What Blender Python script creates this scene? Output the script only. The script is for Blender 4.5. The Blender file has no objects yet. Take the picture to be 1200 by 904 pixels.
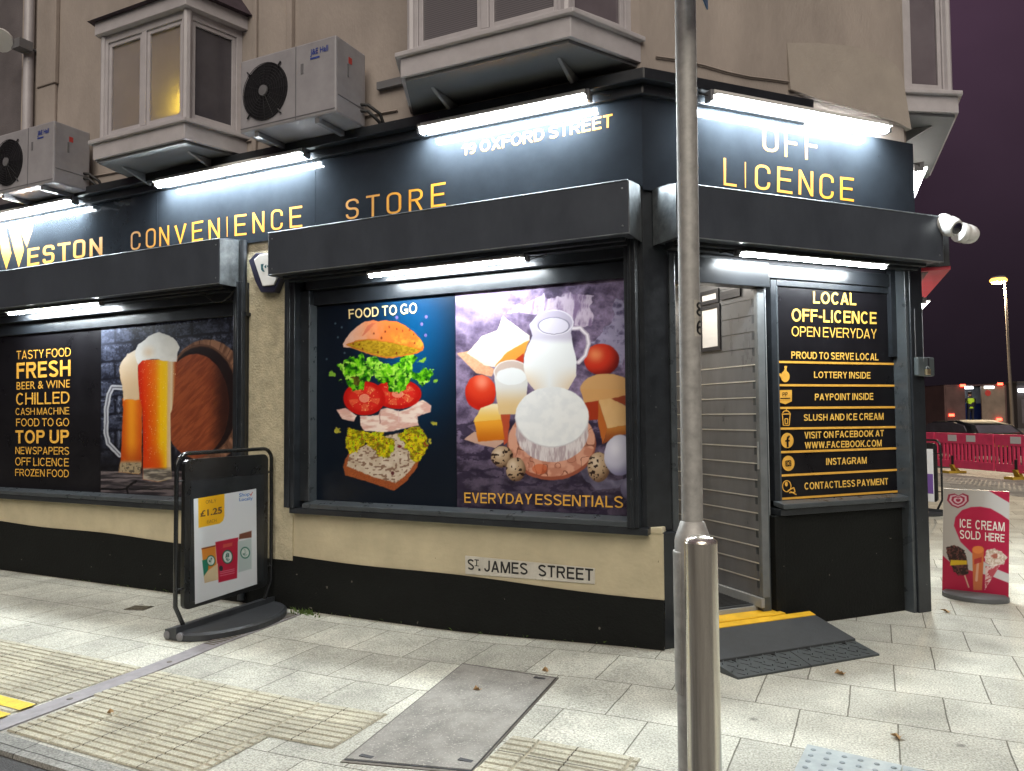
import bpy, bmesh, math, random
import numpy as np
from mathutils import Vector, Matrix, noise as mnoise
random.seed(7); np.random.seed(7)
sc = bpy.context.scene
C = sc.collection
rad = math.radians

# ------------------------------------------------------------------ camera
FPX, YAW, PITCH, ROLL = 879.195, 0.45014, 0.04082, 0.007908
CAM = np.array([1.2883, -4.9512, 1.55])
def _rot(yaw, pitch, roll):
    cy, sy, cp, sp, cr, sr = math.cos(yaw), math.sin(yaw), math.cos(pitch), math.sin(pitch), math.cos(roll), math.sin(roll)
    Rr = np.array([[cr, -sr, 0], [sr, cr, 0], [0, 0, 1]])
    b = np.array([[1, 0, 0], [0, 0, 1], [0, -1, 0]])
    Rp = np.array([[1, 0, 0], [0, cp, -sp], [0, sp, cp]])
    Ry = np.array([[cy, -sy, 0], [sy, cy, 0], [0, 0, 1]])
    return Ry @ Rp @ b @ Rr
MR = _rot(YAW, PITCH, ROLL)
cd = bpy.data.cameras.new('camera'); cam = bpy.data.objects.new('camera', cd); C.objects.link(cam)
cd.sensor_fit = 'HORIZONTAL'; cd.sensor_width = 36; cd.lens = FPX / 1200 * 36
cd.clip_start = 0.05; cd.clip_end = 2000
m = Matrix.Identity(4)
for i in range(3):
    m[i][0] = MR[i, 0]; m[i][1] = -MR[i, 1]; m[i][2] = -MR[i, 2]; m[i][3] = CAM[i]
cam.matrix_world = m
sc.camera = cam

# ------------------------------------------------------------------ world, light, exposure
w = bpy.data.worlds.new('World'); sc.world = w; w.use_nodes = True
nt = w.node_tree; nt.nodes.clear()
out = nt.nodes.new('ShaderNodeOutputWorld'); bg = nt.nodes.new('ShaderNodeBackground')
tc = nt.nodes.new('ShaderNodeTexCoord'); sx = nt.nodes.new('ShaderNodeSeparateXYZ'); rp = nt.nodes.new('ShaderNodeValToRGB')
nt.links.new(tc.outputs['Generated'], sx.inputs[0]); nt.links.new(sx.outputs['Z'], rp.inputs[0])
rp.color_ramp.elements[0].position = 0.0; rp.color_ramp.elements[0].color = (0.0042, 0.0032, 0.0044, 1)
rp.color_ramp.elements[1].position = 0.65; rp.color_ramp.elements[1].color = (0.042, 0.022, 0.037, 1)
e = rp.color_ramp.elements.new(0.18); e.color = (0.013, 0.008, 0.0125, 1)
cn = nt.nodes.new('ShaderNodeTexNoise'); cn.inputs['Scale'].default_value = 3.2; cn.inputs['Detail'].default_value = 5; nt.links.new(tc.outputs['Generated'], cn.inputs['Vector'])
cr = nt.nodes.new('ShaderNodeMapRange'); cr.inputs['From Min'].default_value = .3; cr.inputs['From Max'].default_value = .7; cr.inputs['To Min'].default_value = .72; cr.inputs['To Max'].default_value = 1.25; nt.links.new(cn.outputs['Fac'], cr.inputs[0])
cx_ = nt.nodes.new('ShaderNodeMix'); cx_.data_type = 'RGBA'; cx_.blend_type = 'MULTIPLY'; cx_.inputs['Factor'].default_value = 1.0; nt.links.new(rp.outputs[0], cx_.inputs['A']); nt.links.new(cr.outputs[0], cx_.inputs['B'])
nt.links.new(cx_.outputs['Result'], bg.inputs[0]); bg.inputs[1].default_value = 1.0
nt.links.new(bg.outputs[0], out.inputs[0])
sd = bpy.data.lights.new('street_glow', 'SUN'); so = bpy.data.objects.new('street_glow', sd); C.objects.link(so)
sd.energy = 1.15; sd.angle = rad(50); sd.color = (1.0, 0.92, 0.80)      # spread light of the street lamps behind the camera
so.rotation_euler = (rad(48), 0, rad(22))
TUBE = 190.0
sc.view_settings.view_transform = 'Standard'; sc.view_settings.look = 'None'
sc.view_settings.exposure = 1.0; sc.view_settings.gamma = 1.0
sc.render.engine = 'CYCLES'
cy = sc.cycles
cy.use_denoising = True
cy.max_bounces = 6; cy.diffuse_bounces = 3; cy.glossy_bounces = 3; cy.transmission_bounces = 3
cy.caustics_reflective = False; cy.caustics_refractive = False
cy.sample_clamp_indirect = 6.0

# ------------------------------------------------------------------ geometry of the place
TH = 0.833866
P0 = np.array([-0.105, 0.0, 0.0])
class Frame:
    def __init__(s, org, u, n): s.org = np.array(org, float); s.u = np.array(u, float); s.n = np.array(n, float)
    def pt(s, a, o, z): return s.org + s.u * a + s.n * o + np.array([0, 0, z])
    def S(s, px, py, o=0.0):                      # where a line of sight meets the plane at distance o
        r = MR @ np.array([(px - 600) / FPX, (py - 452) / FPX, 1.0])
        t = (o - (CAM - s.org) @ s.n) / (r @ s.n)
        p = CAM + r * t
        return float((p - s.org) @ s.u), float(p[2])
    def P(s, px, py, o=0.0):
        a, z = s.S(px, py, o); return s.pt(a, o, z)
FA = Frame((0, 0, 0), (1, 0, 0), (0, -1, 0))
UB = np.array([math.cos(TH), math.sin(TH), 0]); NB = np.array([math.sin(TH), -math.cos(TH), 0])
FB = Frame(P0, UB, NB)
SB_END = 2.50
UC = np.array([-0.057, 0.9984, 0]); NC = np.array([0.9984, 0.057, 0])
FC = Frame(FB.pt(SB_END, 0, 0), UC, NC)
def gz(x, y=0):
    t = min(1, max(0, (0.2 - x) / 2.0)); return -0.06 * t * t * (3 - 2 * t)
def G(px, py, dz=0.0):                            # ground point seen at a photo position
    r = MR @ np.array([(px - 600) / FPX, (py - 452) / FPX, 1.0]); z = dz
    for i in range(8):
        p = CAM + r * ((z - CAM[2]) / r[2]); z = gz(p[0]) + dz
    return p
def at_depth(px, py, d):
    return CAM + MR @ np.array([(px - 600) / FPX, (py - 452) / FPX, 1.0]) * d

# ------------------------------------------------------------------ helpers
def lin(c):
    return tuple(((v / 255) / 12.92 if v / 255 <= 0.04045 else ((v / 255 + 0.055) / 1.055) ** 2.4) for v in c)
MATS = {}
def mat(name, col, rough=0.6, metal=0.0, var=0.0, vscale=6.0, bump=0.0, bscale=60.0, coat=0.0, emit=None, spec=0.5, spots=None, aniso=None, rv=0.12):
    if name in MATS: return MATS[name]
    mt = bpy.data.materials.new(name); mt.use_nodes = True
    n = mt.node_tree.nodes; l = mt.node_tree.links; b = n['Principled BSDF']
    b.inputs['Base Color'].default_value = (*col, 1); b.inputs['Roughness'].default_value = rough
    b.inputs['Metallic'].default_value = metal; b.inputs['Coat Weight'].default_value = coat
    b.inputs['Coat Roughness'].default_value = 0.08
    b.inputs['Specular IOR Level'].default_value = spec
    t = n.new('ShaderNodeTexCoord')
    src = t.outputs['Object']
    if aniso:
        mp = n.new('ShaderNodeMapping'); mp.inputs['Scale'].default_value = aniso; l.new(src, mp.inputs[0]); src = mp.outputs[0]
    last = None
    if var:
        nz = n.new('ShaderNodeTexNoise'); nz.inputs['Scale'].default_value = vscale; nz.inputs['Detail'].default_value = 6; nz.inputs['Roughness'].default_value = 0.65
        l.new(src, nz.inputs['Vector'])
        r = n.new('ShaderNodeValToRGB'); r.color_ramp.elements[0].position = 0.3; r.color_ramp.elements[1].position = 0.7
        r.color_ramp.elements[0].color = (*[max(0, c * (1 - var)) for c in col], 1)
        r.color_ramp.elements[1].color = (*[min(1, c * (1 + var)) for c in col], 1)
        l.new(nz.outputs['Fac'], r.inputs[0]); last = r.outputs[0]
        l.new(last, b.inputs['Base Color'])
        rr = n.new('ShaderNodeMapRange'); rr.inputs['To Min'].default_value = max(0.02, rough - rv); rr.inputs['To Max'].default_value = min(1, rough + rv)
        l.new(nz.outputs['Fac'], rr.inputs[0]); l.new(rr.outputs[0], b.inputs['Roughness'])
    if spots:                                     # chips and specks of another colour
        scl, thr, sc_col = spots
        nz = n.new('ShaderNodeTexNoise'); nz.inputs['Scale'].default_value = scl; nz.inputs['Detail'].default_value = 3
        l.new(src, nz.inputs['Vector'])
        g = n.new('ShaderNodeMath'); g.operation = 'GREATER_THAN'; g.inputs[1].default_value = thr; l.new(nz.outputs['Fac'], g.inputs[0])
        mx = n.new('ShaderNodeMix'); mx.data_type = 'RGBA'; l.new(g.outputs[0], mx.inputs['Factor'])
        if last: l.new(last, mx.inputs['A'])
        else: mx.inputs['A'].default_value = (*col, 1)
        mx.inputs['B'].default_value = (*sc_col, 1); l.new(mx.outputs['Result'], b.inputs['Base Color'])
    if bump:
        nb = n.new('ShaderNodeTexNoise'); nb.inputs['Scale'].default_value = bscale; nb.inputs['Detail'].default_value = 4
        l.new(src, nb.inputs['Vector'])
        bp = n.new('ShaderNodeBump'); bp.inputs['Strength'].default_value = bump; bp.inputs['Distance'].default_value = 0.01
        l.new(nb.outputs['Fac'], bp.inputs['Height']); l.new(bp.outputs[0], b.inputs['Normal'])
    if emit:
        b.inputs['Emission Color'].default_value = (*emit[0], 1); b.inputs['Emission Strength'].default_value = emit[1]
    MATS[name] = mt
    return mt

def wloc(o):
    v = Vector((0, 0, 0))
    while o: v = v + o.location; o = o.parent
    return v
def tag(o, label=None, cat=None, group=None, kind=None):
    if label: o['label'] = label
    if cat: o['category'] = cat
    if group: o['group'] = group
    if kind: o['kind'] = kind
    return o
def thing(name, loc, label, cat, group=None):
    o = bpy.data.objects.new(name, None); C.objects.link(o); o.location = tuple(float(v) for v in loc); o.empty_display_size = 0.1
    return tag(o, label, cat, group)
class MB:
    def __init__(s): s.v = []; s.f = []; s.m = []; s.mi = 0; s.marks = []
    def cut(s): s.marks.append((len(s.v), len(s.f))); return s     # what follows is a piece of its own
    def add(s, vs, fs):
        k = len(s.v); s.v += [tuple(float(c) for c in v) for v in vs]
        s.f += [tuple(i + k for i in f) for f in fs]; s.m += [s.mi] * len(fs); return s
    def hexa(s, p):                               # 8 corners: bottom ring then top ring
        return s.add(p, [(0, 3, 2, 1), (4, 5, 6, 7), (0, 1, 5, 4), (1, 2, 6, 5), (2, 3, 7, 6), (3, 0, 4, 7)])
    def box(s, fr, a0, a1, o0, o1, z0, z1):
        return s.hexa([fr.pt(a0, o0, z0), fr.pt(a1, o0, z0), fr.pt(a1, o1, z0), fr.pt(a0, o1, z0),
                       fr.pt(a0, o0, z1), fr.pt(a1, o0, z1), fr.pt(a1, o1, z1), fr.pt(a0, o1, z1)])
    def prism(s, ring, vec):                      # ring of points pushed along vec
        n = len(ring); vec = np.array(vec, float)
        a = [np.array(p, float) for p in ring]; b = [p + vec for p in a]
        return s.add(a + b, [tuple(range(n - 1, -1, -1)), tuple(range(n, 2 * n))] + [(i, (i + 1) % n, n + (i + 1) % n, n + i) for i in range(n)])
    def poly(s, pts): return s.add(pts, [tuple(range(len(pts)))])
    def tube(s, path, r, n=10, cap=True):
        path = [np.array(p, float) for p in path]; k = len(path)
        rs = r if isinstance(r, (list, tuple)) else [r] * k
        vs = []; ref = None
        for i, p in enumerate(path):
            d = path[min(i + 1, k - 1)] - path[max(i - 1, 0)]; d = d / (np.linalg.norm(d) + 1e-9)
            if ref is None:
                ref = np.array([0, 0, 1.0]) if abs(d[2]) < 0.9 else np.array([1.0, 0, 0])
            e1 = np.cross(d, ref); e1 /= np.linalg.norm(e1); e2 = np.cross(e1, d); ref = e2
            for j in range(n):
                t = 2 * math.pi * j / n; vs.append(p + rs[i] * (math.cos(t) * e1 + math.sin(t) * e2))
        fs = [(i * n + j, i * n + (j + 1) % n, (i + 1) * n + (j + 1) % n, (i + 1) * n + j) for i in range(k - 1) for j in range(n)]
        if cap: fs += [tuple(range(n - 1, -1, -1)), tuple((k - 1) * n + j for j in range(n))]
        return s.add(vs, fs)
    def lathe(s, c, prof, n=24, ax=(0, 0, 1)):    # prof: (radius, height)
        ax = np.array(ax, float); ax /= np.linalg.norm(ax)
        ref = np.array([0, 0, 1.0]) if abs(ax[2]) < 0.9 else np.array([1.0, 0, 0])
        e1 = np.cross(ax, ref); e1 /= np.linalg.norm(e1); e2 = np.cross(ax, e1)
        c = np.array(c, float); vs = []
        for (r, h) in prof:
            for j in range(n):
                t = 2 * math.pi * j / n; vs.append(c + ax * h + max(r, 1e-4) * (math.cos(t) * e1 + math.sin(t) * e2))
        k = len(prof)
        fs = [(i * n + j, i * n + (j + 1) % n, (i + 1) * n + (j + 1) % n, (i + 1) * n + j) for i in range(k - 1) for j in range(n)]
        fs += [tuple(range(n - 1, -1, -1)), tuple((k - 1) * n + j for j in range(n))]
        return s.add(vs, fs)
    def ellipsoid(s, c, r, n=16, k=10):
        c = np.array(c, float); vs = []
        for i in range(k + 1):
            ph = math.pi * i / k
            for j in range(n):
                t = 2 * math.pi * j / n
                vs.append(c + np.array([r[0] * math.sin(ph) * math.cos(t), r[1] * math.sin(ph) * math.sin(t), r[2] * math.cos(ph)]))
        return s.add(vs, [(i * n + j, i * n + (j + 1) % n, (i + 1) * n + (j + 1) % n, (i + 1) * n + j) for i in range(k) for j in range(n)])
    def build(s, name, mats, parent=None, bevel=0.0, smooth=None, recalc=True, label=None):
        mk = [q for q in s.marks if 0 < q[0] < len(s.v)]
        if mk:
            res = []; b0 = (0, 0)
            for b1 in mk + [(len(s.v), len(s.f))]:
                if b1[0] == b0[0]: continue
                q = MB(); q.v = s.v[b0[0]:b1[0]]; q.f = [tuple(i - b0[0] for i in f) for f in s.f[b0[1]:b1[1]]]; q.m = s.m[b0[1]:b1[1]]
                res.append(q.build(name, mats, parent, bevel, smooth, recalc, label)); b0 = b1
            return res[0]
        me = bpy.data.meshes.new(name); off = wloc(parent) if parent else Vector((0, 0, 0))
        base = Vector((0, 0, 0))
        if parent is None:
            a = np.array(s.v); base = Vector(((a[:, 0].min() + a[:, 0].max()) / 2, (a[:, 1].min() + a[:, 1].max()) / 2, a[:, 2].min())); off = base
        me.from_pydata([Vector(v) - off for v in s.v], [], s.f)
        mats = mats if isinstance(mats, (list, tuple)) else [mats]
        for q in mats: me.materials.append(q)
        if len(mats) > 1: me.polygons.foreach_set('material_index', s.m)
        if recalc:
            bm = bmesh.new(); bm.from_mesh(me); bmesh.ops.recalc_face_normals(bm, faces=bm.faces); bm.to_mesh(me); bm.free()
        o = bpy.data.objects.new(name, me); C.objects.link(o); o.location = base
        if parent: o.parent = parent; o.location = (0, 0, 0)
        if bevel:
            bv = o.modifiers.new('bevel', 'BEVEL'); bv.width = bevel; bv.segments = 2; bv.limit_method = 'ANGLE'; bv.angle_limit = rad(50)
        if smooth is not None:
            for p in me.polygons: p.use_smooth = True
            try: me.set_sharp_from_angle(angle=rad(smooth))
            except Exception: pass
        if label: o['label'] = label
        return o

# ---- plain grotesque capitals drawn from bars, slants and bowls; anything else falls back on the built-in face
def _ea(cx, cy_, rx, ry, a0, a1, n=10): return [(cx + rx * math.cos(rad(a0 + (a1 - a0) * i / n)), cy_ + ry * math.sin(rad(a0 + (a1 - a0) * i / n))) for i in range(n + 1)]
def _strip(path, t, tv=None):
    tv = tv or t; out = []; n = len(path); L = []; R_ = []
    for i, (x, y) in enumerate(path):
        a, b = path[max(i - 1, 0)], path[min(i + 1, n - 1)]
        if i in (0, n - 1) and math.hypot(path[0][0] - path[-1][0], path[0][1] - path[-1][1]) < 1e-6: a, b = path[-2], path[1]
        dx, dy = b[0] - a[0], b[1] - a[1]; d = math.hypot(dx, dy); nx, ny = -dy / d * t / 2, dx / d * tv / 2
        L.append((x + nx, y + ny)); R_.append((x - nx, y - ny))
    return [[R_[i], R_[i + 1], L[i + 1], L[i]] for i in range(n - 1)]
def _glyph(c, t):
    h = t * .86; W_ = {'A': .92, 'B': .86, 'C': .92, 'D': .90, 'E': .78, 'F': .74, 'G': .98, 'H': .88, 'I': t, 'J': .66, 'K': .90, 'L': .72, 'M': 1.08, 'N': .88, 'O': 1.0, 'P': .82, 'R': .90, 'S': .84, 'T': .80, 'U': .88, 'V': .86, 'W': 1.26, 'X': .88, 'Y': .86, 'Z': .80, '-': .34, '.': t, ' ': .30, '8': .76, '6': .76, '1': .52, '9': .76}.get(c)
    if W_ is None: return None
    w = W_; l, r, b, p = t / 2, w - t / 2, h / 2, 1 - h / 2
    bar = lambda x0, y0, x1, y1: [[(x0, y0), (x1, y0), (x1, y1), (x0, y1)]]
    sl = lambda x0, x1, y0=0, y1=1, k=1.08: [[(x0 - l * k, y0), (x0 + l * k, y0), (x1 + l * k, y1), (x1 - l * k, y1)]]
    bowl = lambda x0, y0, y1, xr: _strip([(x0, y1 - b), (xr - l - (y1 - y0 - h) * .45, y1 - b)] + _ea(xr - l - (y1 - y0 - h) * .45, (y0 + y1) / 2, (y1 - y0 - h) * .45, (y1 - y0 - h) / 2, 84, -84) + [(xr - l - (y1 - y0 - h) * .45, y0 + b), (x0, y0 + b)], t, h)
    ov = lambda a0, a1, n=20: _strip(_ea(w / 2, .5, (w - t) / 2, .5 - b + .012, a0, a1, n), t, h)
    S = []
    if c == 'A': S = [sl(l * 1.1, w / 2), sl(w - l * 1.1, w / 2), bar(w * .24, .22, w * .76, .22 + h)]
    elif c == 'B': S = [bar(0, 0, t, 1), bowl(t, .5 - b, 1, w * .95), bowl(t, 0, .5 + b, w)]
    elif c == 'C': S = [ov(42, 318)]
    elif c == 'D': S = [bar(0, 0, t, 1), _strip([(t, p), (w * .45, p)] + _ea(w * .45, .5, w * .55 - l, .5 - b, 86, -86, 14) + [(w * .45, b), (t, b)], t, h)]
    elif c in 'EF': S = [bar(0, 0, t, 1), bar(t, 1 - h, w, 1), bar(t, .5 - b + .02, w * .92, .5 + b + .02)] + ([bar(t, 0, w, h)] if c == 'E' else [])
    elif c == 'G': S = [ov(42, 325), bar(w - t, .05, w, .5), bar(w * .54, .5 - h, w - t, .5)]
    elif c == 'H': S = [bar(0, 0, t, 1), bar(w - t, 0, w, 1), bar(t, .5 - b + .02, w - t, .5 + b + .02)]
    elif c == 'I': S = [bar(0, 0, t, 1)]
    elif c == 'J': S = [_strip([(r, 1), (r, .3)] + _ea(w / 2, .3, w / 2 - l, .3 - b, 0, -180, 12), t, h)]
    elif c == 'K': S = [bar(0, 0, t, 1), sl(t, w - l * 1.3, .30, 1, 1.4), sl(w - l * 1.3, w * .42, 0, .58, 1.3)]
    elif c == 'L': S = [bar(0, 0, t, 1), bar(t, 0, w, h)]
    elif c == 'M': S = [bar(0, 0, t, 1), bar(w - t, 0, w, 1), sl(w / 2, l * 1.4), sl(w / 2, w - l * 1.4)]
    elif c == 'N': S = [bar(0, 0, t, 1), bar(w - t, 0, w, 1), sl(w - l * 1.3, l * 1.3, k=1.15)]
    elif c == 'O': S = [ov(0, 360, 28)]
    elif c in 'PR': S = [bar(0, 0, t, 1), bowl(t, .42, 1, w * .97)] + ([sl(w - l * 1.1, w * .55, 0, .44, 1.1)] if c == 'R' else [])
    elif c == 'S': S = [_strip(_ea(w / 2, .74, w / 2 - l, .26 - b + .01, 25, 205, 12) + _ea(w / 2, .26, w / 2 - l, .25 - b + .01, 75, -155, 14) if False else _ea(w / 2, .745, w / 2 - l, .255 - b + .01, 20, 230, 14) + _ea(w / 2, .265, w / 2 - l, .265 - b + .01, 50, -160, 14), t, h)]
    elif c == 'T': S = [bar(0, 1 - h, w, 1), bar(w / 2 - l, 0, w / 2 + l, 1 - h)]
    elif c == 'U': S = [_strip([(l, 1), (l, .32)] + _ea(w / 2, .32, w / 2 - l, .32 - b, 180, 360, 14) + [(r, 1)], t, h)]
    elif c == 'V': S = [sl(w / 2, l * 1.1), sl(w / 2, w - l * 1.1)]
    elif c == 'W': S = [sl(w * .27, l * 1.1), sl(w * .27, w / 2), sl(w * .73, w / 2), sl(w * .73, w - l * 1.1)]
    elif c == 'X': S = [sl(l * 1.2, w - l * 1.2, k=1.2), sl(w - l * 1.2, l * 1.2, k=1.2)]
    elif c == 'Y': S = [sl(w / 2, l * 1.2, .4, 1, 1.15), sl(w / 2, w - l * 1.2, .4, 1, 1.15), bar(w / 2 - l, 0, w / 2 + l, .42)]
    elif c == 'Z': S = [bar(0, 1 - h, w, 1), bar(0, 0, w, h), sl(l * 1.5, w - l * 1.5, h * .5, 1 - h * .5, 1.4)]
    elif c == '-': S = [bar(0, .34, w, .34 + h)]
    elif c == '.': S = [bar(0, 0, t, t)]
    elif c == '8': S = [_strip(_ea(w / 2, .73, w / 2 - l * 1.2, .27 - b, 0, 360, 20), t, h), _strip(_ea(w / 2, .27, w / 2 - l, .27 - b, 0, 360, 20), t, h)]
    elif c == '1': S = [bar(w - t, 0, w, 1), sl(l * .6, w - t * .9, .66, .92, 1.1)]
    elif c == '9': S = [_strip(_ea(w / 2, .69, w / 2 - l, .31 - b, 0, 360, 20), t, h), _strip(_ea(w / 2, .5, w / 2 - l, .5 - b, 20, -120, 12), t, h)]
    elif c == '6': S = [_strip(_ea(w / 2, .31, w / 2 - l, .31 - b, 0, 360, 20), t, h), _strip(_ea(w / 2, .5, w / 2 - l, .5 - b, 60, 200, 12), t, h)]
    return w, S
_tc = {}
def text_geo(s, bold):
    key = (s, bold)
    if key in _tc: return _tc[key]
    t = .125 + bold * 1.7
    gl = [_glyph(c, t) for c in s]
    if all(g is not None for g in gl):
        v = []; f = []; lay = []; x = 0.0
        for (w_, S), c in zip(gl, s):
            for k, polys in enumerate(S):
                for q in polys:
                    f.append(tuple(range(len(v), len(v) + 4)))
                    for a, b in q: v.append((x + a, b)); lay.append(k)
            x += w_ + (.135 if c != ' ' else 0)
        v = np.array(v); lay = np.array(lay)
    else:
        cu = bpy.data.curves.new('lettering', 'FONT'); cu.body = s; cu.size = 1.0; cu.offset = bold; cu.resolution_u = 6; cu.fill_mode = 'FRONT'
        ob = bpy.data.objects.new('lettering_curve', cu); C.objects.link(ob)
        bpy.context.view_layer.update()
        me = bpy.data.meshes.new_from_object(ob.evaluated_get(bpy.context.evaluated_depsgraph_get()))
        v = np.array([(q.co.x, q.co.y) for q in me.vertices]); f = [tuple(p.vertices) for p in me.polygons]; lay = np.zeros(len(v))
        bpy.data.objects.remove(ob); bpy.data.curves.remove(cu); bpy.data.meshes.remove(me)
    v = (v - v.min(0)) / (v.max(0) - v.min(0))
    _tc[key] = (v, f, lay); return _tc[key]
def text_px(mb, fr, o, s, q, bold=0.0):           # q: TL, TR, BR, BL as photo positions
    v, f, lay = text_geo(s, bold)
    c = [np.array(fr.S(x, y, o)) for x, y in q]
    pts = []
    for (a, b), k in zip(v, lay):
        top = c[0] * (1 - a) + c[1] * a; bot = c[3] * (1 - a) + c[2] * a
        p = bot * (1 - b) + top * b; pts.append(fr.pt(p[0], o + .0003 * k, p[1]))
    # each word is a piece of its own: faces come in reading order, a wide gap starts a new word
    fx = [(min(v[i][0] for i in g), max(v[i][0] for i in g)) for g in f]
    edges = sorted(fx); gaps = []; hi = edges[0][1]
    wide = .30 / (len(s) + 1) if ' ' in s else 9
    for a, b in edges:
        if a - hi > wide: gaps.append((a + hi) / 2)
        hi = max(hi, b)
    for w_ in range(len(gaps) + 1):
        lo_, hi_ = ([-1] + gaps)[w_], (gaps + [2])[w_]
        fs = [g for g, (a, b) in zip(f, fx) if lo_ < (a + b) / 2 < hi_]
        ids = sorted({i for g in fs for i in g}); mp = {i: n_ for n_, i in enumerate(ids)}
        mb.add([pts[i] for i in ids], [tuple(mp[i] for i in g) for g in fs])
        if gaps: mb.cut()
def text_sz(mb, fr, o, s, a0, a1, z0, z1, bold=0.0):
    v, f, lay = text_geo(s, bold)
    mb.add([fr.pt(a0 + (a1 - a0) * a, o + .0003 * k, z0 + (z1 - z0) * b) for (a, b), k in zip(v, lay)], f)
# ---- stroke letters (square-shouldered sign lettering)
def _arc(cx, cy_, r, a0, a1, n=5): return [(cx + r * math.cos(rad(a0 + (a1 - a0) * i / n)), cy_ + r * math.sin(rad(a0 + (a1 - a0) * i / n))) for i in range(n + 1)]
def strokes(ch, r=0.35):
    W_, H_ = 1.0, 1.9                             # letter box, aspect as on the sign
    O = _arc(W_ - r, H_ - r, r, 0, 90) + _arc(r, H_ - r, r, 90, 180) + _arc(r, r, r, 180, 270) + _arc(W_ - r, r, r, 270, 360)
    S_ = {'O': [O + [O[0]]],
          'C': [[(W_, H_ * .70)] + _arc(W_ - r, H_ - r, r, 0, 90) + _arc(r, H_ - r, r, 90, 180) + _arc(r, r, r, 180, 270) + _arc(W_ - r, r, r, 270, 360) + [(W_, H_ * .30)]],
          'N': [[(0, 0), (0, H_)], [(0.02, H_), (W_ - .02, 0)], [(W_, 0), (W_, H_)]],
          'V': [[(0, H_), (W_ / 2, 0), (W_, H_)]],
          'E': [[(W_, H_), (0, H_), (0, 0), (W_, 0)], [(0, H_ * .52), (W_ * .88, H_ * .52)]],
          'F': [[(W_, H_), (0, H_), (0, -0.1)], [(0, H_ * .5), (W_ * .88, H_ * .5)]],
          'I': [[(W_ / 2, -0.1), (W_ / 2, H_ + 0.1)]],
          'L': [[(0, H_ + .1), (0, 0), (W_, 0)]],
          'T': [[(0, H_), (W_, H_)], [(W_ / 2, H_), (W_ / 2, -0.1)]],
          'R': [[(0, -.1), (0, H_)] + _arc(W_ - r, H_ - r, r, 90, 0) + _arc(W_ - r, H_ * .5 + r, r, 0, -90) + [(0, H_ * .5)], [(W_ * .5, H_ * .5), (W_, -.1)]],
          'S': [[(W_, H_ * .76)] + _arc(W_ - r, H_ - r, r, 0, 90) + _arc(r, H_ - r, r, 90, 180) + _arc(r, H_ * .52 + r, r, 180, 270) + _arc(W_ - r, H_ * .52 - r, r, 90, 0) + _arc(W_ - r, r, r, 0, -90) + _arc(r, r, r, 270, 180) + [(0, H_ * .24)]]}[ch]
    return S_, W_, H_
def letter_px(mb, fr, o, ch, q, th=0.2, r=0.35, sq=False, deep=0.004):
    ss, W_, H_ = strokes(ch, r)
    c = [np.array(fr.S(x, y, o)) for x, y in q]
    h = th / 2
    def mp(x, y, oo):
        a = (x + h) / (W_ + th) if ch != 'I' else x; b = (y + h) / (H_ + th)
        top = c[0] * (1 - a) + c[1] * a; bot = c[3] * (1 - a) + c[2] * a
        p = bot * (1 - b) + top * b; return fr.pt(p[0], oo, p[1])
    for k, st in enumerate(ss):
        n = len(st); L = []; Rr = []
        closed = abs(st[0][0] - st[-1][0]) + abs(st[0][1] - st[-1][1]) < 1e-6
        for i, (x, y) in enumerate(st):
            if closed and i in (0, n - 1): pr, nx = st[n - 2], st[1]
            else: pr, nx = st[max(i - 1, 0)], st[min(i + 1, n - 1)]
            d0 = np.array([x - pr[0], y - pr[1]]); d1 = np.array([nx[0] - x, nx[1] - y])
            d0 = d0 / np.linalg.norm(d0) if np.linalg.norm(d0) > 1e-9 else d1 / np.linalg.norm(d1)
            d1 = d1 / np.linalg.norm(d1) if np.linalg.norm(d1) > 1e-9 else d0
            n0 = np.array([-d0[1], d0[0]]); n1 = np.array([-d1[1], d1[0]]); mm = n0 + n1; mm /= np.linalg.norm(mm)
            mm = mm / max(0.35, mm @ n0) * h
            L.append((x + mm[0], y + mm[1])); Rr.append((x - mm[0], y - mm[1]))
        if not closed:
            for (e, f_) in ((0, 1), (n - 1, n - 2)):
                d = np.array([st[e][0] - st[f_][0], st[e][1] - st[f_][1]]); d /= np.linalg.norm(d)
                if ch in 'ELFT' or ch == 'N': ex = h * 0.98
                else: ex = 0
                if ch in 'EFTL' and k == 1 and e == 0 : ex = 0
                if ch == 'N' and k == 1: ex = 0
                L[e] = (L[e][0] + d[0] * ex, L[e][1] + d[1] * ex); Rr[e] = (Rr[e][0] + d[0] * ex, Rr[e][1] + d[1] * ex)
        oo = o + 0.0004 * k
        for i in range(n - 1):
            ring = [mp(*Rr[i], oo), mp(*Rr[i + 1], oo), mp(*L[i + 1], oo), mp(*L[i], oo)]
            mb.add(ring, [(0, 1, 2, 3)])

# ------------------------------------------------------------------ printed pictures: colour laid on a fine sheet of small faces
def vnoise(X, Y, seed=0, octv=4, ridged=False):
    rng = np.random.RandomState(seed); tot = np.zeros_like(X); amp = 1.0; nrm = 0
    for k in range(octv):
        L = rng.rand(64, 64); x = X * 2 ** k + k * 7.3; y = Y * 2 ** k + k * 3.1
        xi = np.floor(x).astype(int); yi = np.floor(y).astype(int); fx = x - xi; fy = y - yi
        fx = fx * fx * (3 - 2 * fx); fy = fy * fy * (3 - 2 * fy)
        g = lambda a, b: L[a % 64, b % 64]
        v = (g(xi, yi) * (1 - fx) + g(xi + 1, yi) * fx) * (1 - fy) + (g(xi, yi + 1) * (1 - fx) + g(xi + 1, yi + 1) * fx) * fy
        if ridged: v = 1 - abs(2 * v - 1)
        tot += amp * v; nrm += amp; amp *= 0.55
    return tot / nrm
def sst(a, b, x):
    t = np.clip((x - a) / (b - a), 0, 1); return t * t * (3 - 2 * t)
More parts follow.
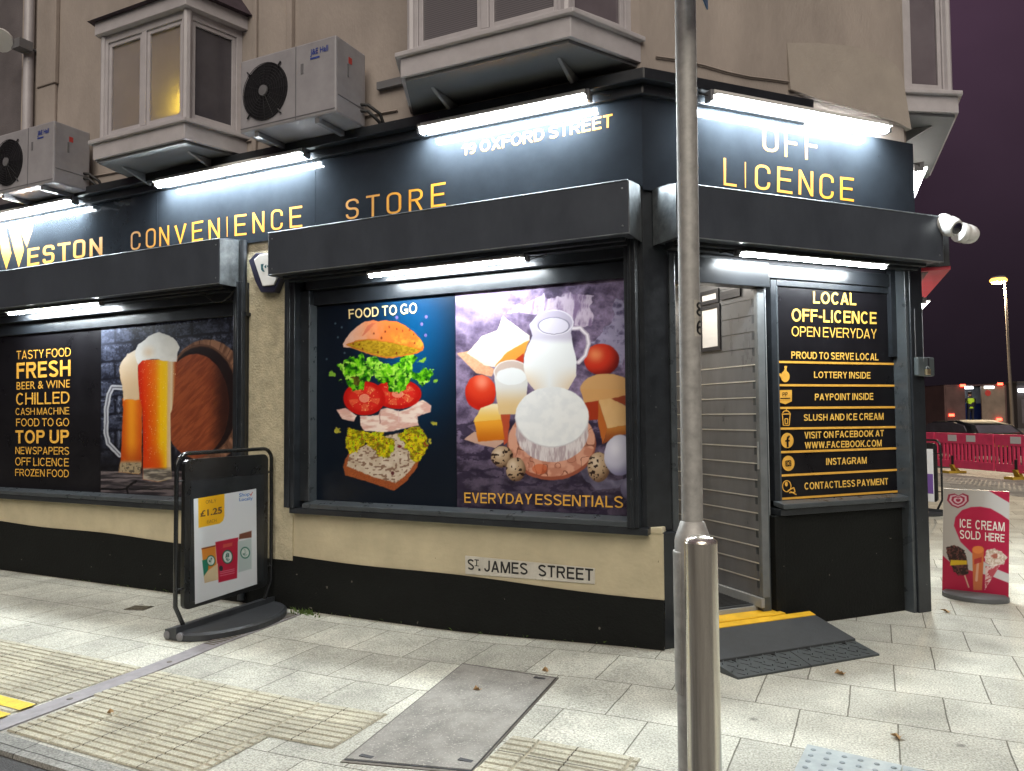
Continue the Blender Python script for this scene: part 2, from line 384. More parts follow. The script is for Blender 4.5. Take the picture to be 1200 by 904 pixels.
class Canvas:
    def __init__(s, quad, step=0.6):
        s.q = [np.array(p, float) for p in quad]
        wd = np.linalg.norm(s.q[1] - s.q[0]); ht = np.linalg.norm(s.q[3] - s.q[0])
        s.w = int(wd / step) + 2; s.h = int(ht / step) + 2
        u, v = np.meshgrid(np.linspace(0, 1, s.w), np.linspace(0, 1, s.h)); u = u[..., None]; v = v[..., None]
        XY = (s.q[0] * (1 - u) + s.q[1] * u) * (1 - v) + (s.q[3] * (1 - u) + s.q[2] * u) * v
        s.X = XY[..., 0]; s.Y = XY[..., 1]; s.C = np.zeros((s.h, s.w, 3))
        s.dx = s.dy = 0; s.soft = 0.5
    def warp(s, amp, scale, seed=3):
        s.dx = (vnoise(s.X * scale, s.Y * scale, seed, 3) - .5) * 2 * amp; s.dy = (vnoise(s.X * scale, s.Y * scale, seed + 9, 3) - .5) * 2 * amp
    def nowarp(s): s.dx = s.dy = 0
    def cov(s, pts):                              # soft coverage of a polygon
        X = s.X + s.dx; Y = s.Y + s.dy; ins = np.zeros(X.shape, bool); d2 = np.full(X.shape, 1e9); n = len(pts)
        for i in range(n):
            x0, y0 = pts[i]; x1, y1 = pts[(i + 1) % n]
            if y0 != y1:
                c = ((y0 > Y) != (y1 > Y)) & (X < (x1 - x0) * (Y - y0) / (y1 - y0) + x0); ins ^= c
            ex, ey = x1 - x0, y1 - y0; L = ex * ex + ey * ey + 1e-9
            t = np.clip(((X - x0) * ex + (Y - y0) * ey) / L, 0, 1)
            d2 = np.minimum(d2, (X - x0 - t * ex) ** 2 + (Y - y0 - t * ey) ** 2)
        d = np.sqrt(d2) * np.where(ins, 1, -1); s.d = d
        return np.clip(d / (2 * s.soft) + .5, 0, 1)
    def ell(s, cx, cy_, rx, ry):
        X = s.X + s.dx; Y = s.Y + s.dy
        k = np.sqrt(((X - cx) / rx) ** 2 + ((Y - cy_) / ry) ** 2); s.d = (1 - k) * min(rx, ry)
        return np.clip(s.d / (2 * s.soft) + .5, 0, 1)
    def line(s, pts, wd):
        X = s.X + s.dx; Y = s.Y + s.dy; d2 = np.full(X.shape, 1e9)
        for (x0, y0), (x1, y1) in zip(pts[:-1], pts[1:]):
            ex, ey = x1 - x0, y1 - y0; L = ex * ex + ey * ey + 1e-9
            t = np.clip(((X - x0) * ex + (Y - y0) * ey) / L, 0, 1)
            d2 = np.minimum(d2, (X - x0 - t * ex) ** 2 + (Y - y0 - t * ey) ** 2)
        s.d = wd / 2 - np.sqrt(d2); return np.clip(s.d / (2 * s.soft) + .5, 0, 1)
    def put(s, c, col, a=1.0):                    # col: rgb 0..255 or array
        col = np.array(col, float)
        k = (c * a)[..., None] if np.ndim(c) == 2 else c
        s.C = s.C * (1 - k) + col * k
    def mix(s, t, a, b):
        t = np.clip(t, 0, 1)[..., None]; return np.array(a, float) * (1 - t) + np.array(b, float) * t
    def build(s, name, fr, o, material, parent):
        r = np.stack([(s.X - 600) / FPX, (s.Y - 452) / FPX, np.ones_like(s.X)], -1) @ MR.T
        t = (o - (CAM - fr.org) @ fr.n) / (r @ fr.n); p = CAM + r * t[..., None] - np.array(wloc(parent))
        me = bpy.data.meshes.new(name); nv = s.w * s.h
        idx = np.arange(nv).reshape(s.h, s.w)
        f = np.stack([idx[1:, :-1], idx[1:, 1:], idx[:-1, 1:], idx[:-1, :-1]], -1).reshape(-1, 4)
        me.vertices.add(nv); me.vertices.foreach_set('co', p.reshape(-1).astype(np.float32))
        nf = len(f); me.loops.add(nf * 4); me.loops.foreach_set('vertex_index', f.reshape(-1).astype(np.int32))
        me.polygons.add(nf); me.polygons.foreach_set('loop_start', (np.arange(nf) * 4).astype(np.int32))
        try: me.polygons.foreach_set('loop_total', np.full(nf, 4, np.int32))
        except Exception: pass
        me.update(calc_edges=True)
        c = np.clip(s.C, 0, 255) / 255; c = np.where(c <= .04045, c / 12.92, ((c + .055) / 1.055) ** 2.4) * 0.8
        at = me.color_attributes.new('ink', 'FLOAT_COLOR', 'POINT')
        at.data.foreach_set('color', np.concatenate([c, np.ones((s.h, s.w, 1))], -1).reshape(-1).astype(np.float32))
        me.materials.append(material)
        ob = bpy.data.objects.new(name, me); C.objects.link(ob)
        if parent: ob.parent = parent
        return ob
def print_mat(name, rough):
    mt = bpy.data.materials.new(name); mt.use_nodes = True; n = mt.node_tree.nodes; l = mt.node_tree.links; b = n['Principled BSDF']
    a = n.new('ShaderNodeAttribute'); a.attribute_name = 'ink'
    hs = n.new('ShaderNodeHueSaturation'); hs.inputs['Saturation'].default_value = 1.0
    l.new(a.outputs['Color'], hs.inputs['Color']); l.new(hs.outputs[0], b.inputs['Base Color'])
    b.inputs['Roughness'].default_value = rough; b.inputs['Specular IOR Level'].default_value = 0.4
    return mt
def Z(ox, oy, k): return lambda *p: [(ox + x / k, oy + y / k) for x, y in p]

# ------------------------------------------------------------------ materials
BLACK = mat('black_gloss_paint', (0.017, 0.020, 0.024), 0.34, var=0.25, vscale=9, bump=0.06, bscale=40, spots=(30, 0.735, (0.09, 0.10, 0.10)))
BLACKM = mat('black_matt_masonry', (0.0045, 0.0055, 0.005), 0.75, spec=.25, var=0.4, vscale=4, bump=0.5, bscale=55, spots=(16, 0.74, (0.14, 0.13, 0.11)))
FASCIA = mat('gloss_fascia_panel', (0.020, 0.025, 0.031), 0.085, var=0.2, vscale=2.2, spec=0.5, rv=.03)
HEADM = mat('gloss_black_header', (0.016, 0.018, 0.021), 0.30, var=0.2, vscale=3, rv=.05)
BOXM = mat('dark_powder_coat', (0.055, 0.064, 0.080), 0.36, var=0.16, vscale=5, aniso=(1, 1, .5), bump=.03, bscale=6, spots=(38, .785, (.12, .13, .14)))
STEELP = mat('galvanised_plate', (0.30, 0.33, 0.35), 0.38, metal=0.85, var=0.3, vscale=14)
FRAMEM = mat('graphite_frame', (0.052, 0.060, 0.066), 0.30, var=0.2, vscale=8)
CREAM = mat('cream_masonry_paint', (0.49, 0.43, 0.29), 0.8, var=0.13, vscale=3.2, bump=0.3, bscale=26, spots=(22, 0.76, (0.16, 0.13, 0.08)))
ROUGHC = mat('cream_roughcast', (0.46, 0.41, 0.285), 0.9, var=0.25, vscale=9, bump=1.0, bscale=60)
UPPER = mat('beige_render', (0.37, 0.32, 0.285), 0.85, var=0.2, vscale=1.6, bump=0.35, bscale=45, spots=(7, 0.74, (0.24, 0.20, 0.18)), aniso=(1, 1, .45))
PATCH = mat('newer_render', (0.385, 0.34, 0.295), 0.85, var=0.08, vscale=4, bump=0.3, bscale=60)
UPVC = mat('white_upvc', (0.50, 0.475, 0.49), 0.35, var=0.1, vscale=6)
SOFFIT = mat('grey_soffit_board', (0.13, 0.135, 0.14), 0.6, var=0.12, vscale=5)
SLATE = mat('slate_roof', (0.045, 0.03, 0.042), 0.7, var=0.4, vscale=12, bump=0.3)
GOLD = mat('gold_vinyl', (0.56, 0.245, 0.018), 0.5, var=0.12, vscale=5)
GOLDP = mat('gold_print', (0.72, 0.38, 0.055), 0.5, var=0.1, vscale=12)
WHITEV = mat('white_vinyl', (0.75, 0.73, 0.68), 0.5, var=0.05)
VINYL = mat('black_vinyl_print', (0.007, 0.0065, 0.008), 0.3, var=0.3, vscale=3, spec=.35)
PRINT = print_mat('glossy_print', 0.32)
PRINTM = print_mat('matt_print', 0.55)
ACW = mat('ivory_enamel', (0.33, 0.32, 0.34), 0.45, var=0.12, vscale=5)
DGREY = mat('dark_grille', (0.016, 0.016, 0.02), 0.5, var=0.3, vscale=30)
GREYPL = mat('grey_plastic', (0.16, 0.16, 0.17), 0.5, var=0.15)
WHITEPL = mat('white_plastic', (0.68, 0.68, 0.66), 0.4, var=0.06)
CABLE = mat('black_cable', (0.012, 0.012, 0.013), 0.5, var=0.1)
GALV = mat('galvanised_steel', (0.44, 0.435, 0.41), 0.58, metal=0.35, var=0.2, vscale=26, bump=0.08, bscale=60)
INOX = mat('brushed_stainless', (0.74, 0.69, 0.60), 0.22, metal=0.82, var=0.4, vscale=34, aniso=(1, 1, 0.03))
RUBBER = mat('black_rubber', (0.016, 0.017, 0.018), 0.62, var=0.3, vscale=12, bump=0.2, bscale=90)
RAMPM = mat('grit_ramp_grey', (0.040, 0.044, 0.047), 0.75, var=0.25, vscale=14, bump=0.4, bscale=220)
RAMPC = mat('moulded_rubber_ramp', (0.050, 0.058, 0.060), 0.5, var=0.25, vscale=20)
YELLOW = mat('yellow_edge_paint', (0.72, 0.42, 0.02), 0.5, var=0.18, vscale=7, spots=(26, 0.72, (0.28, 0.2, 0.09)))
ROADY = mat('yellow_road_paint', (0.70, 0.50, 0.03), 0.7, var=0.25, vscale=14, bump=0.3)
PLATEW = mat('street_plate_white', (0.52, 0.50, 0.44), 0.5, var=0.15, vscale=12, spots=(30, 0.72, (0.25, 0.2, 0.13)))
BLACKL = mat('black_letter_paint', (0.012, 0.012, 0.012), 0.5, var=0.2, vscale=20)
CLAD = mat('grey_plank_cladding', (0.135, 0.138, 0.145), 0.3, var=0.22, vscale=4, aniso=(1, 1, 0.3))
SKIRT = mat('light_grey_trim', (0.27, 0.285, 0.29), 0.5, var=0.15, vscale=9)
MATF = mat('ribbed_entrance_mat', (0.028, 0.032, 0.036), 0.8, var=0.2, vscale=20)
INTER = mat('shop_interior_wall', (0.55, 0.46, 0.34), 0.7, var=0.2, vscale=3)
RED = mat('red_gloss', (0.45, 0.03, 0.05), 0.4, var=0.1)
BARR = mat('pink_red_plastic', (0.78, 0.06, 0.16), 0.45, var=0.15, vscale=3)
PAPER = mat('white_paper', (0.72, 0.72, 0.72), 0.6, var=0.04)
BLUEL = mat('blue_print', (0.03, 0.06, 0.30), 0.5, var=0.1)
TEAL = mat('teal_print', (0.02, 0.10, 0.12), 0.5, var=0.1)
NAVY = mat('navy_plastic', (0.02, 0.02, 0.045), 0.35, var=0.1)
BRASS = mat('brass', (0.55, 0.45, 0.28), 0.35, metal=0.9, var=0.1)
REDP = mat('red_print', (0.5, 0.05, 0.04), 0.5, var=0.1)
GRASSM = mat('weed_green', (0.07, 0.12, 0.02), 0.7, var=0.4, vscale=40)
LEAFM = mat('dry_leaf', (0.35, 0.22, 0.10), 0.8, var=0.3, vscale=40)
def glow(name, col, st): return mat(name, col, 0.5, emit=(col, st))
TUBEM = glow('led_tube_diffuser', (0.90, 0.97, 1.0), TUBE)
TUBEM2 = glow('led_tube_diffuser_soft', (0.90, 0.97, 1.0), TUBE * 0.58)
REDL = glow('red_lamp', (1.0, 0.06, 0.03), 5)
SODIUM = glow('sodium_lamp', (1.0, 0.46, 0.09), 1.6)
WLAMP = glow('white_lamp', (0.95, 0.97, 1.0), 4)
WARML = glow('warm_shop_lamp', (1.0, 0.94, 0.84), 6)
YBULB = glow('yellow_bulb', (1.0, 0.72, 0.08), 75)
# frosted window pane, venetian blind pane
def pane_mat(name, col, blinds=False, frosted=False):
    mt = mat(name, col, 0.18 if not frosted else 0.4, var=0.25, vscale=1.3, spec=0.6)
    n = mt.node_tree.nodes; l = mt.node_tree.links; b = n['Principled BSDF']
    if blinds:
        wv = n.new('ShaderNodeTexWave'); wv.wave_type = 'BANDS'; wv.bands_direction = 'Z'; wv.inputs['Scale'].default_value = 21.0; wv.inputs['Distortion'].default_value = 0.3
        t = n.new('ShaderNodeTexCoord'); l.new(t.outputs['Object'], wv.inputs['Vector'])
        r = n.new('ShaderNodeValToRGB'); r.color_ramp.elements[0].color = (*[c * .72 for c in col], 1); r.color_ramp.elements[1].color = (*[c * 1.15 for c in col], 1)
        l.new(wv.outputs['Fac'], r.inputs[0]); l.new(r.outputs[0], b.inputs['Base Color'])
    if frosted:
        tr = n.new('ShaderNodeBsdfTranslucent'); tr.inputs[0].default_value = (0.75, 0.72, 0.6, 1)
        mx = n.new('ShaderNodeMixShader'); mx.inputs[0].default_value = 0.5
        l.new(b.outputs[0], mx.inputs[1]); l.new(tr.outputs[0], mx.inputs[2]); l.new(mx.outputs[0], n['Material Output'].inputs[0])
    return mt
FROST = pane_mat('frosted_glass', (0.40, 0.36, 0.37), frosted=True)
BLIND = pane_mat('blind_behind_glass', (0.16, 0.15, 0.16), blinds=True)
DARKG = pane_mat('dark_glass', (0.09, 0.085, 0.10))
CLEARG = pane_mat('curtained_glass', (0.15, 0.13, 0.145))
# paving: slabs in running bond
def slab_mat(name, c1, c2, mortar, bw, bh, off=0.5, shift=(0, 0, 0), grain=1.0, sheen=0.0):
    mt = bpy.data.materials.new(name); mt.use_nodes = True; n = mt.node_tree.nodes; l = mt.node_tree.links; b = n['Principled BSDF']
    t = n.new('ShaderNodeTexCoord'); mp = n.new('ShaderNodeMapping'); mp.inputs['Location'].default_value = shift; l.new(t.outputs['Object'], mp.inputs[0])
    wn = n.new('ShaderNodeTexNoise'); wn.inputs['Scale'].default_value = 5.0; l.new(mp.outputs[0], wn.inputs['Vector'])
    wa = n.new('ShaderNodeVectorMath'); wa.operation = 'MULTIPLY_ADD'; wa.inputs[1].default_value = (0.012, 0.012, 0); l.new(wn.outputs['Color'], wa.inputs[0]); l.new(mp.outputs[0], wa.inputs[2])
    br = n.new('ShaderNodeTexBrick'); br.offset = off; br.inputs['Scale'].default_value = 1.0
    br.inputs['Brick Width'].default_value = bw; br.inputs['Row Height'].default_value = bh; br.inputs['Mortar Size'].default_value = 0.0042; br.inputs['Mortar Smooth'].default_value = 0.3
    br.inputs['Color1'].default_value = (*c1, 1); br.inputs['Color2'].default_value = (*c2, 1); br.inputs['Mortar'].default_value = (*mortar, 1)
    l.new(wa.outputs[0], br.inputs['Vector'])
    g1 = n.new('ShaderNodeTexNoise'); g1.inputs['Scale'].default_value = 95; g1.inputs['Detail'].default_value = 3; g1.inputs['Roughness'].default_value = 0.7; l.new(t.outputs['Object'], g1.inputs['Vector'])
    g2 = n.new('ShaderNodeTexNoise'); g2.inputs['Scale'].default_value = 2.3; g2.inputs['Detail'].default_value = 6; g2.inputs['Roughness'].default_value = 0.62; l.new(t.outputs['Object'], g2.inputs['Vector'])
    r1 = n.new('ShaderNodeMapRange'); r1.inputs['From Min'].default_value = .3; r1.inputs['From Max'].default_value = .7; r1.inputs['To Min'].default_value = 1 - .62 * grain; r1.inputs['To Max'].default_value = 1 + .36 * grain; l.new(g1.outputs['Fac'], r1.inputs[0])
    r2 = n.new('ShaderNodeMapRange'); r2.inputs['From Min'].default_value = .3; r2.inputs['From Max'].default_value = .7; r2.inputs['To Min'].default_value = .66; r2.inputs['To Max'].default_value = 1.16; l.new(g2.outputs['Fac'], r2.inputs[0])
    mm = n.new('ShaderNodeMath'); mm.operation = 'MULTIPLY'; l.new(r1.outputs[0], mm.inputs[0]); l.new(r2.outputs[0], mm.inputs[1])
    # gum spots and stains
    vo = n.new('ShaderNodeTexVoronoi'); vo.inputs['Scale'].default_value = 3.1; vo.inputs['Randomness'].default_value = 1.0; l.new(wa.outputs[0], vo.inputs['Vector'])
    sp = n.new('ShaderNodeMapRange'); sp.inputs['From Min'].default_value = .05; sp.inputs['From Max'].default_value = .085; sp.inputs['To Min'].default_value = .55; sp.inputs['To Max'].default_value = 1; l.new(vo.outputs['Distance'], sp.inputs[0])
    m2 = n.new('ShaderNodeMath'); m2.operation = 'MULTIPLY'; l.new(mm.outputs[0], m2.inputs[0]); l.new(sp.outputs[0], m2.inputs[1])
    mx = n.new('ShaderNodeMix'); mx.data_type = 'RGBA'; mx.blend_type = 'MULTIPLY'; mx.inputs['Factor'].default_value = 1.0
    l.new(br.outputs['Color'], mx.inputs['A']); l.new(m2.outputs[0], mx.inputs['B']); l.new(mx.outputs['Result'], b.inputs['Base Color'])
    b.inputs['Roughness'].default_value = 0.78
    ad = n.new('ShaderNodeMath'); ad.operation = 'MULTIPLY_ADD'; ad.inputs[1].default_value = -1.0; l.new(br.outputs['Fac'], ad.inputs[0])
    hg = n.new('ShaderNodeMath'); hg.operation = 'MULTIPLY'; hg.inputs[1].default_value = .22; l.new(g1.outputs['Fac'], hg.inputs[0]); l.new(hg.outputs[0], ad.inputs[2])
    bp = n.new('ShaderNodeBump'); bp.inputs['Strength'].default_value = .6; bp.inputs['Distance'].default_value = .006; l.new(ad.outputs[0], bp.inputs['Height']); l.new(bp.outputs[0], b.inputs['Normal'])
    return mt
PAVE = slab_mat('concrete_paving_slabs', (0.55, 0.545, 0.46), (0.40, 0.395, 0.335), (0.16, 0.15, 0.115), 0.455, 0.49, shift=(0.235, 0.685 + 0.49, 0))
TACT = slab_mat('buff_corduroy_paving', (0.47, 0.445, 0.335), (0.40, 0.38, 0.29), (0.09, 0.075, 0.05), 0.455, 0.46, off=0.0, shift=(0.19, 1.565 + 0.46, 0), grain=.7)
TACTD = mat('dark_rib_gap', (0.30, 0.27, 0.19), 0.85, var=0.3, vscale=12)  # base between the ribs, in a darker tone than the ribs
KERB = slab_mat('concrete_kerb', (0.30, 0.30, 0.27), (0.24, 0.24, 0.22), (0.06, 0.06, 0.05), 0.9, 2.0, off=0)
ROAD = mat('asphalt', (0.055, 0.055, 0.055), 0.85, var=0.35, vscale=60, bump=0.6, bscale=160)
COVERM = mat('infilled_cover_concrete', (0.225, 0.215, 0.19), 0.8, var=0.35, vscale=5, bump=0.5, bscale=90, spots=(85, 0.62, (0.36, 0.34, 0.30)))
COVERS = mat('worn_steel_rim', (0.13, 0.115, 0.095), 0.55, metal=0.5, var=0.35, vscale=14)
DRAINM = mat('grey_drain_channel', (0.225, 0.21, 0.215), 0.6, metal=0.2, var=0.25, vscale=10)
IRON = mat('rusty_cast_iron', (0.10, 0.085, 0.055), 0.7, metal=0.3, var=0.35, vscale=20, bump=.4)
BLISTER = mat('blue_grey_blister_plate', (0.30, 0.335, 0.335), 0.5, metal=0.2, var=0.2, vscale=9)

# ================================================================== GROUND
def sheet(name, x0, x1, y0, y1, nx, ny, material, dz=0.0, kind='structure'):
    mb = MB(); xs = np.linspace(x0, x1, nx); ys = np.linspace(y0, y1, ny)
    mb.add([(x, y, gz(x) + dz) for y in ys for x in xs], [(j * nx + i, j * nx + i + 1, (j + 1) * nx + i + 1, (j + 1) * nx + i) for j in range(ny - 1) for i in range(nx - 1)])
    me = bpy.data.meshes.new(name); me.from_pydata(mb.v, [], mb.f); me.materials.append(material)
    o = bpy.data.objects.new(name, me); C.objects.link(o); return tag(o, kind=kind)
sheet('pavement', -14, 9, -2.56, 19.2, 93, 2, PAVE)
road = MB(); road.poly([(-400, -400, -0.085), (400, -400, -0.085), (400, 400, -0.085), (-400, 400, -0.085)])
tag(road.build('road', ROAD, recalc=False), 'grey asphalt road around the paved corner', None, kind='structure')
kb = MB(); xs = np.linspace(-14, 9, 60)
for a, b in zip(xs[:-1], xs[1:]):
    kb.add([(a, -2.56, gz(a) + .001), (b, -2.56, gz(b) + .001), (b, -2.675, gz(b) - .004), (a, -2.675, gz(a) - .004), (a, -2.69, -.12), (b, -2.69, -.12)], [(0, 3, 2, 1), (3, 4, 5, 2)])
tag(kb.build('kerb', KERB, recalc=False), kind='structure')
kb2 = MB(); kb2.box(FA, -14, 9, -19.2, -19.35, -.17, 0.002); tag(kb2.build('kerb', KERB), kind='structure')
# ribbed (corduroy) paving: bases and rounded ribs
tc_ = MB()
def ribs(x0, x1, y0, y1):
    n = max(2, int((x1 - x0) / .3)); xs = np.linspace(x0, x1, n)
    for a, b in zip(xs[:-1], xs[1:]):
        tc_.mi = 0; tc_.add([(a, y1, gz(a) + .003), (b, y1, gz(b) + .003), (b, y0, gz(b) + .003), (a, y0, gz(a) + .003)], [(0, 1, 2, 3)])
    k = int(round((y0 - y1) / 0.051))
    pw = (y0 - y1) / k
    tl = 0.455; ox = -0.19
    i0 = math.floor((x0 - ox) / tl); i1 = math.ceil((x1 - ox) / tl)
    for i in range(i0, i1):
        a = max(x0, ox + i * tl + .006); b = min(x1, ox + (i + 1) * tl - .006)
        if b - a < .02: continue
        for j in range(k):
            yc = y0 - (j + .5) * pw; h = .006; hw = .0215; tp = .0165; e = .006
            wv = random.uniform(-.0012, .0012)
            za, zb = gz(a) + .0035, gz(b) + .0035
            tc_.mi = 1
            v = [(a, yc - hw, za), (b, yc - hw, zb), (b, yc + hw, zb), (a, yc + hw, za),
                 (a + e, yc - tp, za + h + wv), (b - e, yc - tp, zb + h + wv), (b - e, yc + tp, zb + h + wv), (a + e, yc + tp, za + h + wv)]
            tc_.add(v, [(4, 5, 6, 7), (0, 1, 5, 4), (1, 2, 6, 5), (2, 3, 7, 6), (3, 0, 4, 7)])
ribs(-9.0, -3.02, -1.565, -2.54); ribs(-2.86, -1.10, -1.565, -2.025); ribs(-2.80, -1.50, -2.03, -2.54)
ribs(-0.34, 0.30, -1.60, -2.54)
tag(tc_.build('tactile_paving', [TACTD, TACT]), kind='structure')
ym = MB()
for y0, y1, xr in ((-2.262, -2.352, -3.0), (-2.405, -2.50, -2.985)):
    xs = np.linspace(-8, xr, 22)
    k = int((y0 - y1) / .012)
    for a, b in zip(xs[:-1], xs[1:]):
        ym.add([(a, y1, gz(a) + .0128), (b, y1, gz(b) + .0128), (b, y0, gz(b) + .0128), (a, y0, gz(a) + .0128)], [(0, 1, 2, 3)])
tag(ym.build('road_marking', ROADY, recalc=False), kind='structure')
# drain channel: a gently bending metal strip
t = thing('drain_channel', (-2.93, -1.7, -.06), 'narrow grey metal drain channel crossing the pavement towards the advertising board', 'drain')
mb = MB(); mc = MB(); pts = [(-3.05, -0.12), (-3.02, -0.6), (-3.01, -0.95), (-2.965, -1.3), (-2.94, -1.62), (-2.92, -2.0), (-2.90, -2.55)]
for (xa, ya), (xb, yb) in zip(pts[:-1], pts[1:]):
    mb.hexa([(xa - .075, ya, -.08), (xa + .075, ya, -.08), (xb + .075, yb, -.08), (xb - .075, yb, -.08), (xa - .07, ya, -.0525), (xa + .07, ya, -.0525), (xb + .07, yb, -.0525), (xb - .07, yb, -.0525)])
mb.build('channel_cover', DRAINM, t)
for yy in (-1.42, -2.12):
    mc.cut(); mc.lathe((-2.945 + (yy + 1.42) * -.04, yy, -.0525), [(0, 0), (.017, 0), (.017, .002), (.010, .003), (0, .003)], 14)
mc.build('bolt', COVERS, t)
sl = MB()
for k in range(26):
    yy = -.14 - k * .035; xx = -3.045 + k * .0012
    sl.box(Frame((xx, yy, 0), (1, 0, 0), (0, -1, 0)), -.05, .05, 0, .016, -.053, -.0508)
sl.build('grating', IRON, t)
# inspection cover
q = [(-0.969, -2.13), (-1.151, -0.67), (-0.45, -0.742), (-0.335, -2.03)]
t = thing('inspection_cover', (-.7, -1.4, -.03), 'large grey concrete filled inspection cover with worn metal rim in the pavement', 'manhole cover')
def quadslab(mb, q, ins, z0, z1):
    c = np.mean(np.array(q), 0); qq = [np.array(p) + (c - np.array(p)) / np.linalg.norm(c - np.array(p)) * ins for p in q]
    mb.hexa([(p[0], p[1], gz(p[0]) + z0) for p in qq] + [(p[0], p[1], gz(p[0]) + z1) for p in qq])
mb = MB(); quadslab(mb, q, 0, -.05, .004); mb.build('rim', COVERS, t)
mb = MB(); quadslab(mb, q, .022, -.04, .0062); mb.build('gap', RUBBER, t)
mb = MB(); quadslab(mb, q, .034, -.04, .0085); mb.build('lid', COVERM, t)
mb = MB()
for k, (x, y) in enumerate(((-.55, -.80), (-.42, -1.93), (-.88, -2.05))): mb.cut(); mb.box(FA, x - .035, x + .035, -y - .012, -y + .012, gz(x), gz(x) + .0105)
mb.build('lifting_slot', DGREY, t)
vf = Frame((-4.40, -.52, -.06), (.9, .25, 0), (.25, -.9, 0))
t = thing('valve_cover', (-4.40, -.52, -.06), 'small rusty iron valve cover set in the slabs left of the advertising board', 'valve cover')
mb = MB(); mb.box(vf, -.10, .10, -.075, .075, -.02, .004); mb.build('rim', COVERS, t)
mb = MB(); mb.box(vf, -.088, .088, -.063, .063, -.02, .007); [mb.box(vf, -.07 + i * .035, -.05 + i * .035, -.05, .05, .007, .010) for i in range(5)]; mb.build('lid', IRON, t)
# blister plate
bf = Frame((.965, -1.135, 0), (.98, -.13, 0), (-.10, -.99, 0))
t = thing('blister_plate', (.965, -1.135, 0), 'blue grey studded metal tactile plate at the front edge of the pavement', 'tactile plate')
mb = MB(); mb.box(bf, 0, .40, 0, .8, -.02, .006); mb.cut(); mb.box(bf, .405, .80, 0, .8, -.02, .006); mb.build('plate', BLISTER, t)
mb = MB()
for i in range(11):
    for j in range(8):
        mb.cut(); mb.lathe(bf.pt(.035 + i * .067, .05 + j * .067, .006), [(.0125, 0), (.011, .003), (.007, .0045), (0, .005)], 10)
mb.build('stud', mat('stud_metal', (.18, .21, .22), .5, metal=.3, var=.2), t)
# weeds, leaves
wd = MB()
for k in range(190):
    if k < 80: x = -2.98 + random.gauss(0, .07); y = -.05 - abs(random.gauss(0, .04)); h = random.uniform(.015, .05)
    else: x = random.uniform(-6, -.1); y = -.006; h = random.uniform(.008, .032)
    a = random.uniform(0, 6.28); dx, dy = math.cos(a) * .008, math.sin(a) * .008; lx, ly = random.gauss(0, .02), -abs(random.gauss(0, .02)); z = gz(x)
    wd.add([(x - dx, y - dy, z), (x + dx, y + dy, z), (x + lx * .5 + dx * .8, y + ly * .5, z + h * .7), (x + lx, y + ly, z + h)], [(0, 1, 2, 3)])
tag(wd.build('weeds', GRASSM, recalc=False), 'small green weeds growing along the foot of the wall', 'weeds', kind='stuff')
LEAVES = [((1110, 718), .05), ((985, 791), .035), ((1052, 866), .035), ((640, 788), .03), ((130, 838), .03), ((432, 722), .03), ((560, 810), .03)]
for i, ((px, py), sz) in enumerate(LEAVES):
    g = G(px, py); mb = MB(); a = random.uniform(0, 3)
    ring = [(g[0] + math.cos(a + k * .785) * sz * (1 if k % 2 else .55), g[1] + math.sin(a + k * .785) * sz * (.7 if k % 2 else .5), gz(g[0]) + .007 + .012 * (k % 3)) for k in range(8)]
    mb.add(ring + [(g[0], g[1], gz(g[0]) + .004)], [(k, (k + 1) % 8, 8) for k in range(8)])
    pl = ['beside the black corner post', 'on the slabs in front of the rubber ramp', 'on the slabs near the studded plate', 'beside the far edge of the inspection cover', 'on the ribbed paving', 'by the foot of the black plinth', 'left of the inspection cover'][i]
    tag(mb.build('fallen_leaf', LEAFM, recalc=False), 'small dry brown leaf lying ' + pl, 'leaf', 'fallen leaves on the pavement')

# ================================================================== BUILDING
shop = thing('corner_shop', (-.1, 0, 0), 'two storey beige rendered corner shop with a black ground floor front and roller shutters', 'building')
# upper storey walls
mb = MB(); mb.box(FA, -7.05, -.105, -.3, 0, 3.70, 7.2); mb.build('wall', UPPER, shop)
mb = MB(); mb.box(FB, 0, 2.47, -.3, 0, 3.70, 7.2); mb.build('wall', UPPER, shop)
mb = MB(); mb.box(FC, 0.03, 9, -.3, -.002, -.1, 7.2); mb.build('wall', UPPER, shop)
# newer render bulging over the corner of the door side
mb = MB()
ol = [(922, 50), (960, 50), (1000, 54), (1030, 64), (1050, 76), (1060, 90)]
lw = [(938, 107), (965, 118), (1000, 127), (1030, 136), (1050, 143), (1064, 151)]
tp = [FB.S(x, y, .0) for x, y in ol]; bt = [FB.S(x, y, .03) for x, y in lw]; bt[0] = (tp[0][0], bt[0][1])
tp[-1] = (2.475, tp[-1][1]); bt[-1] = (2.52, bt[-1][1])
n = len(tp)
vs = [FB.pt(a, -.05, z) for a, z in tp] + [FB.pt(a, .002, z - .004) for a, z in tp] + [FB.pt(a, .03, z) for a, z in bt] + [FB.pt(a, -.05, z) for a, z in bt]
fs = []
for i in range(n - 1):
    for k in range(3): fs.append((k * n + i, k * n + i + 1, (k + 1) * n + i + 1, (k + 1) * n + i))
fs += [(0, n, 2 * n, 3 * n), (n - 1, 4 * n - 1, 3 * n - 1, 2 * n - 1)]
mb.add(vs, fs); mb.build('render_patch', PATCH, shop, smooth=40, label='paler patch of newer render over the door corner')
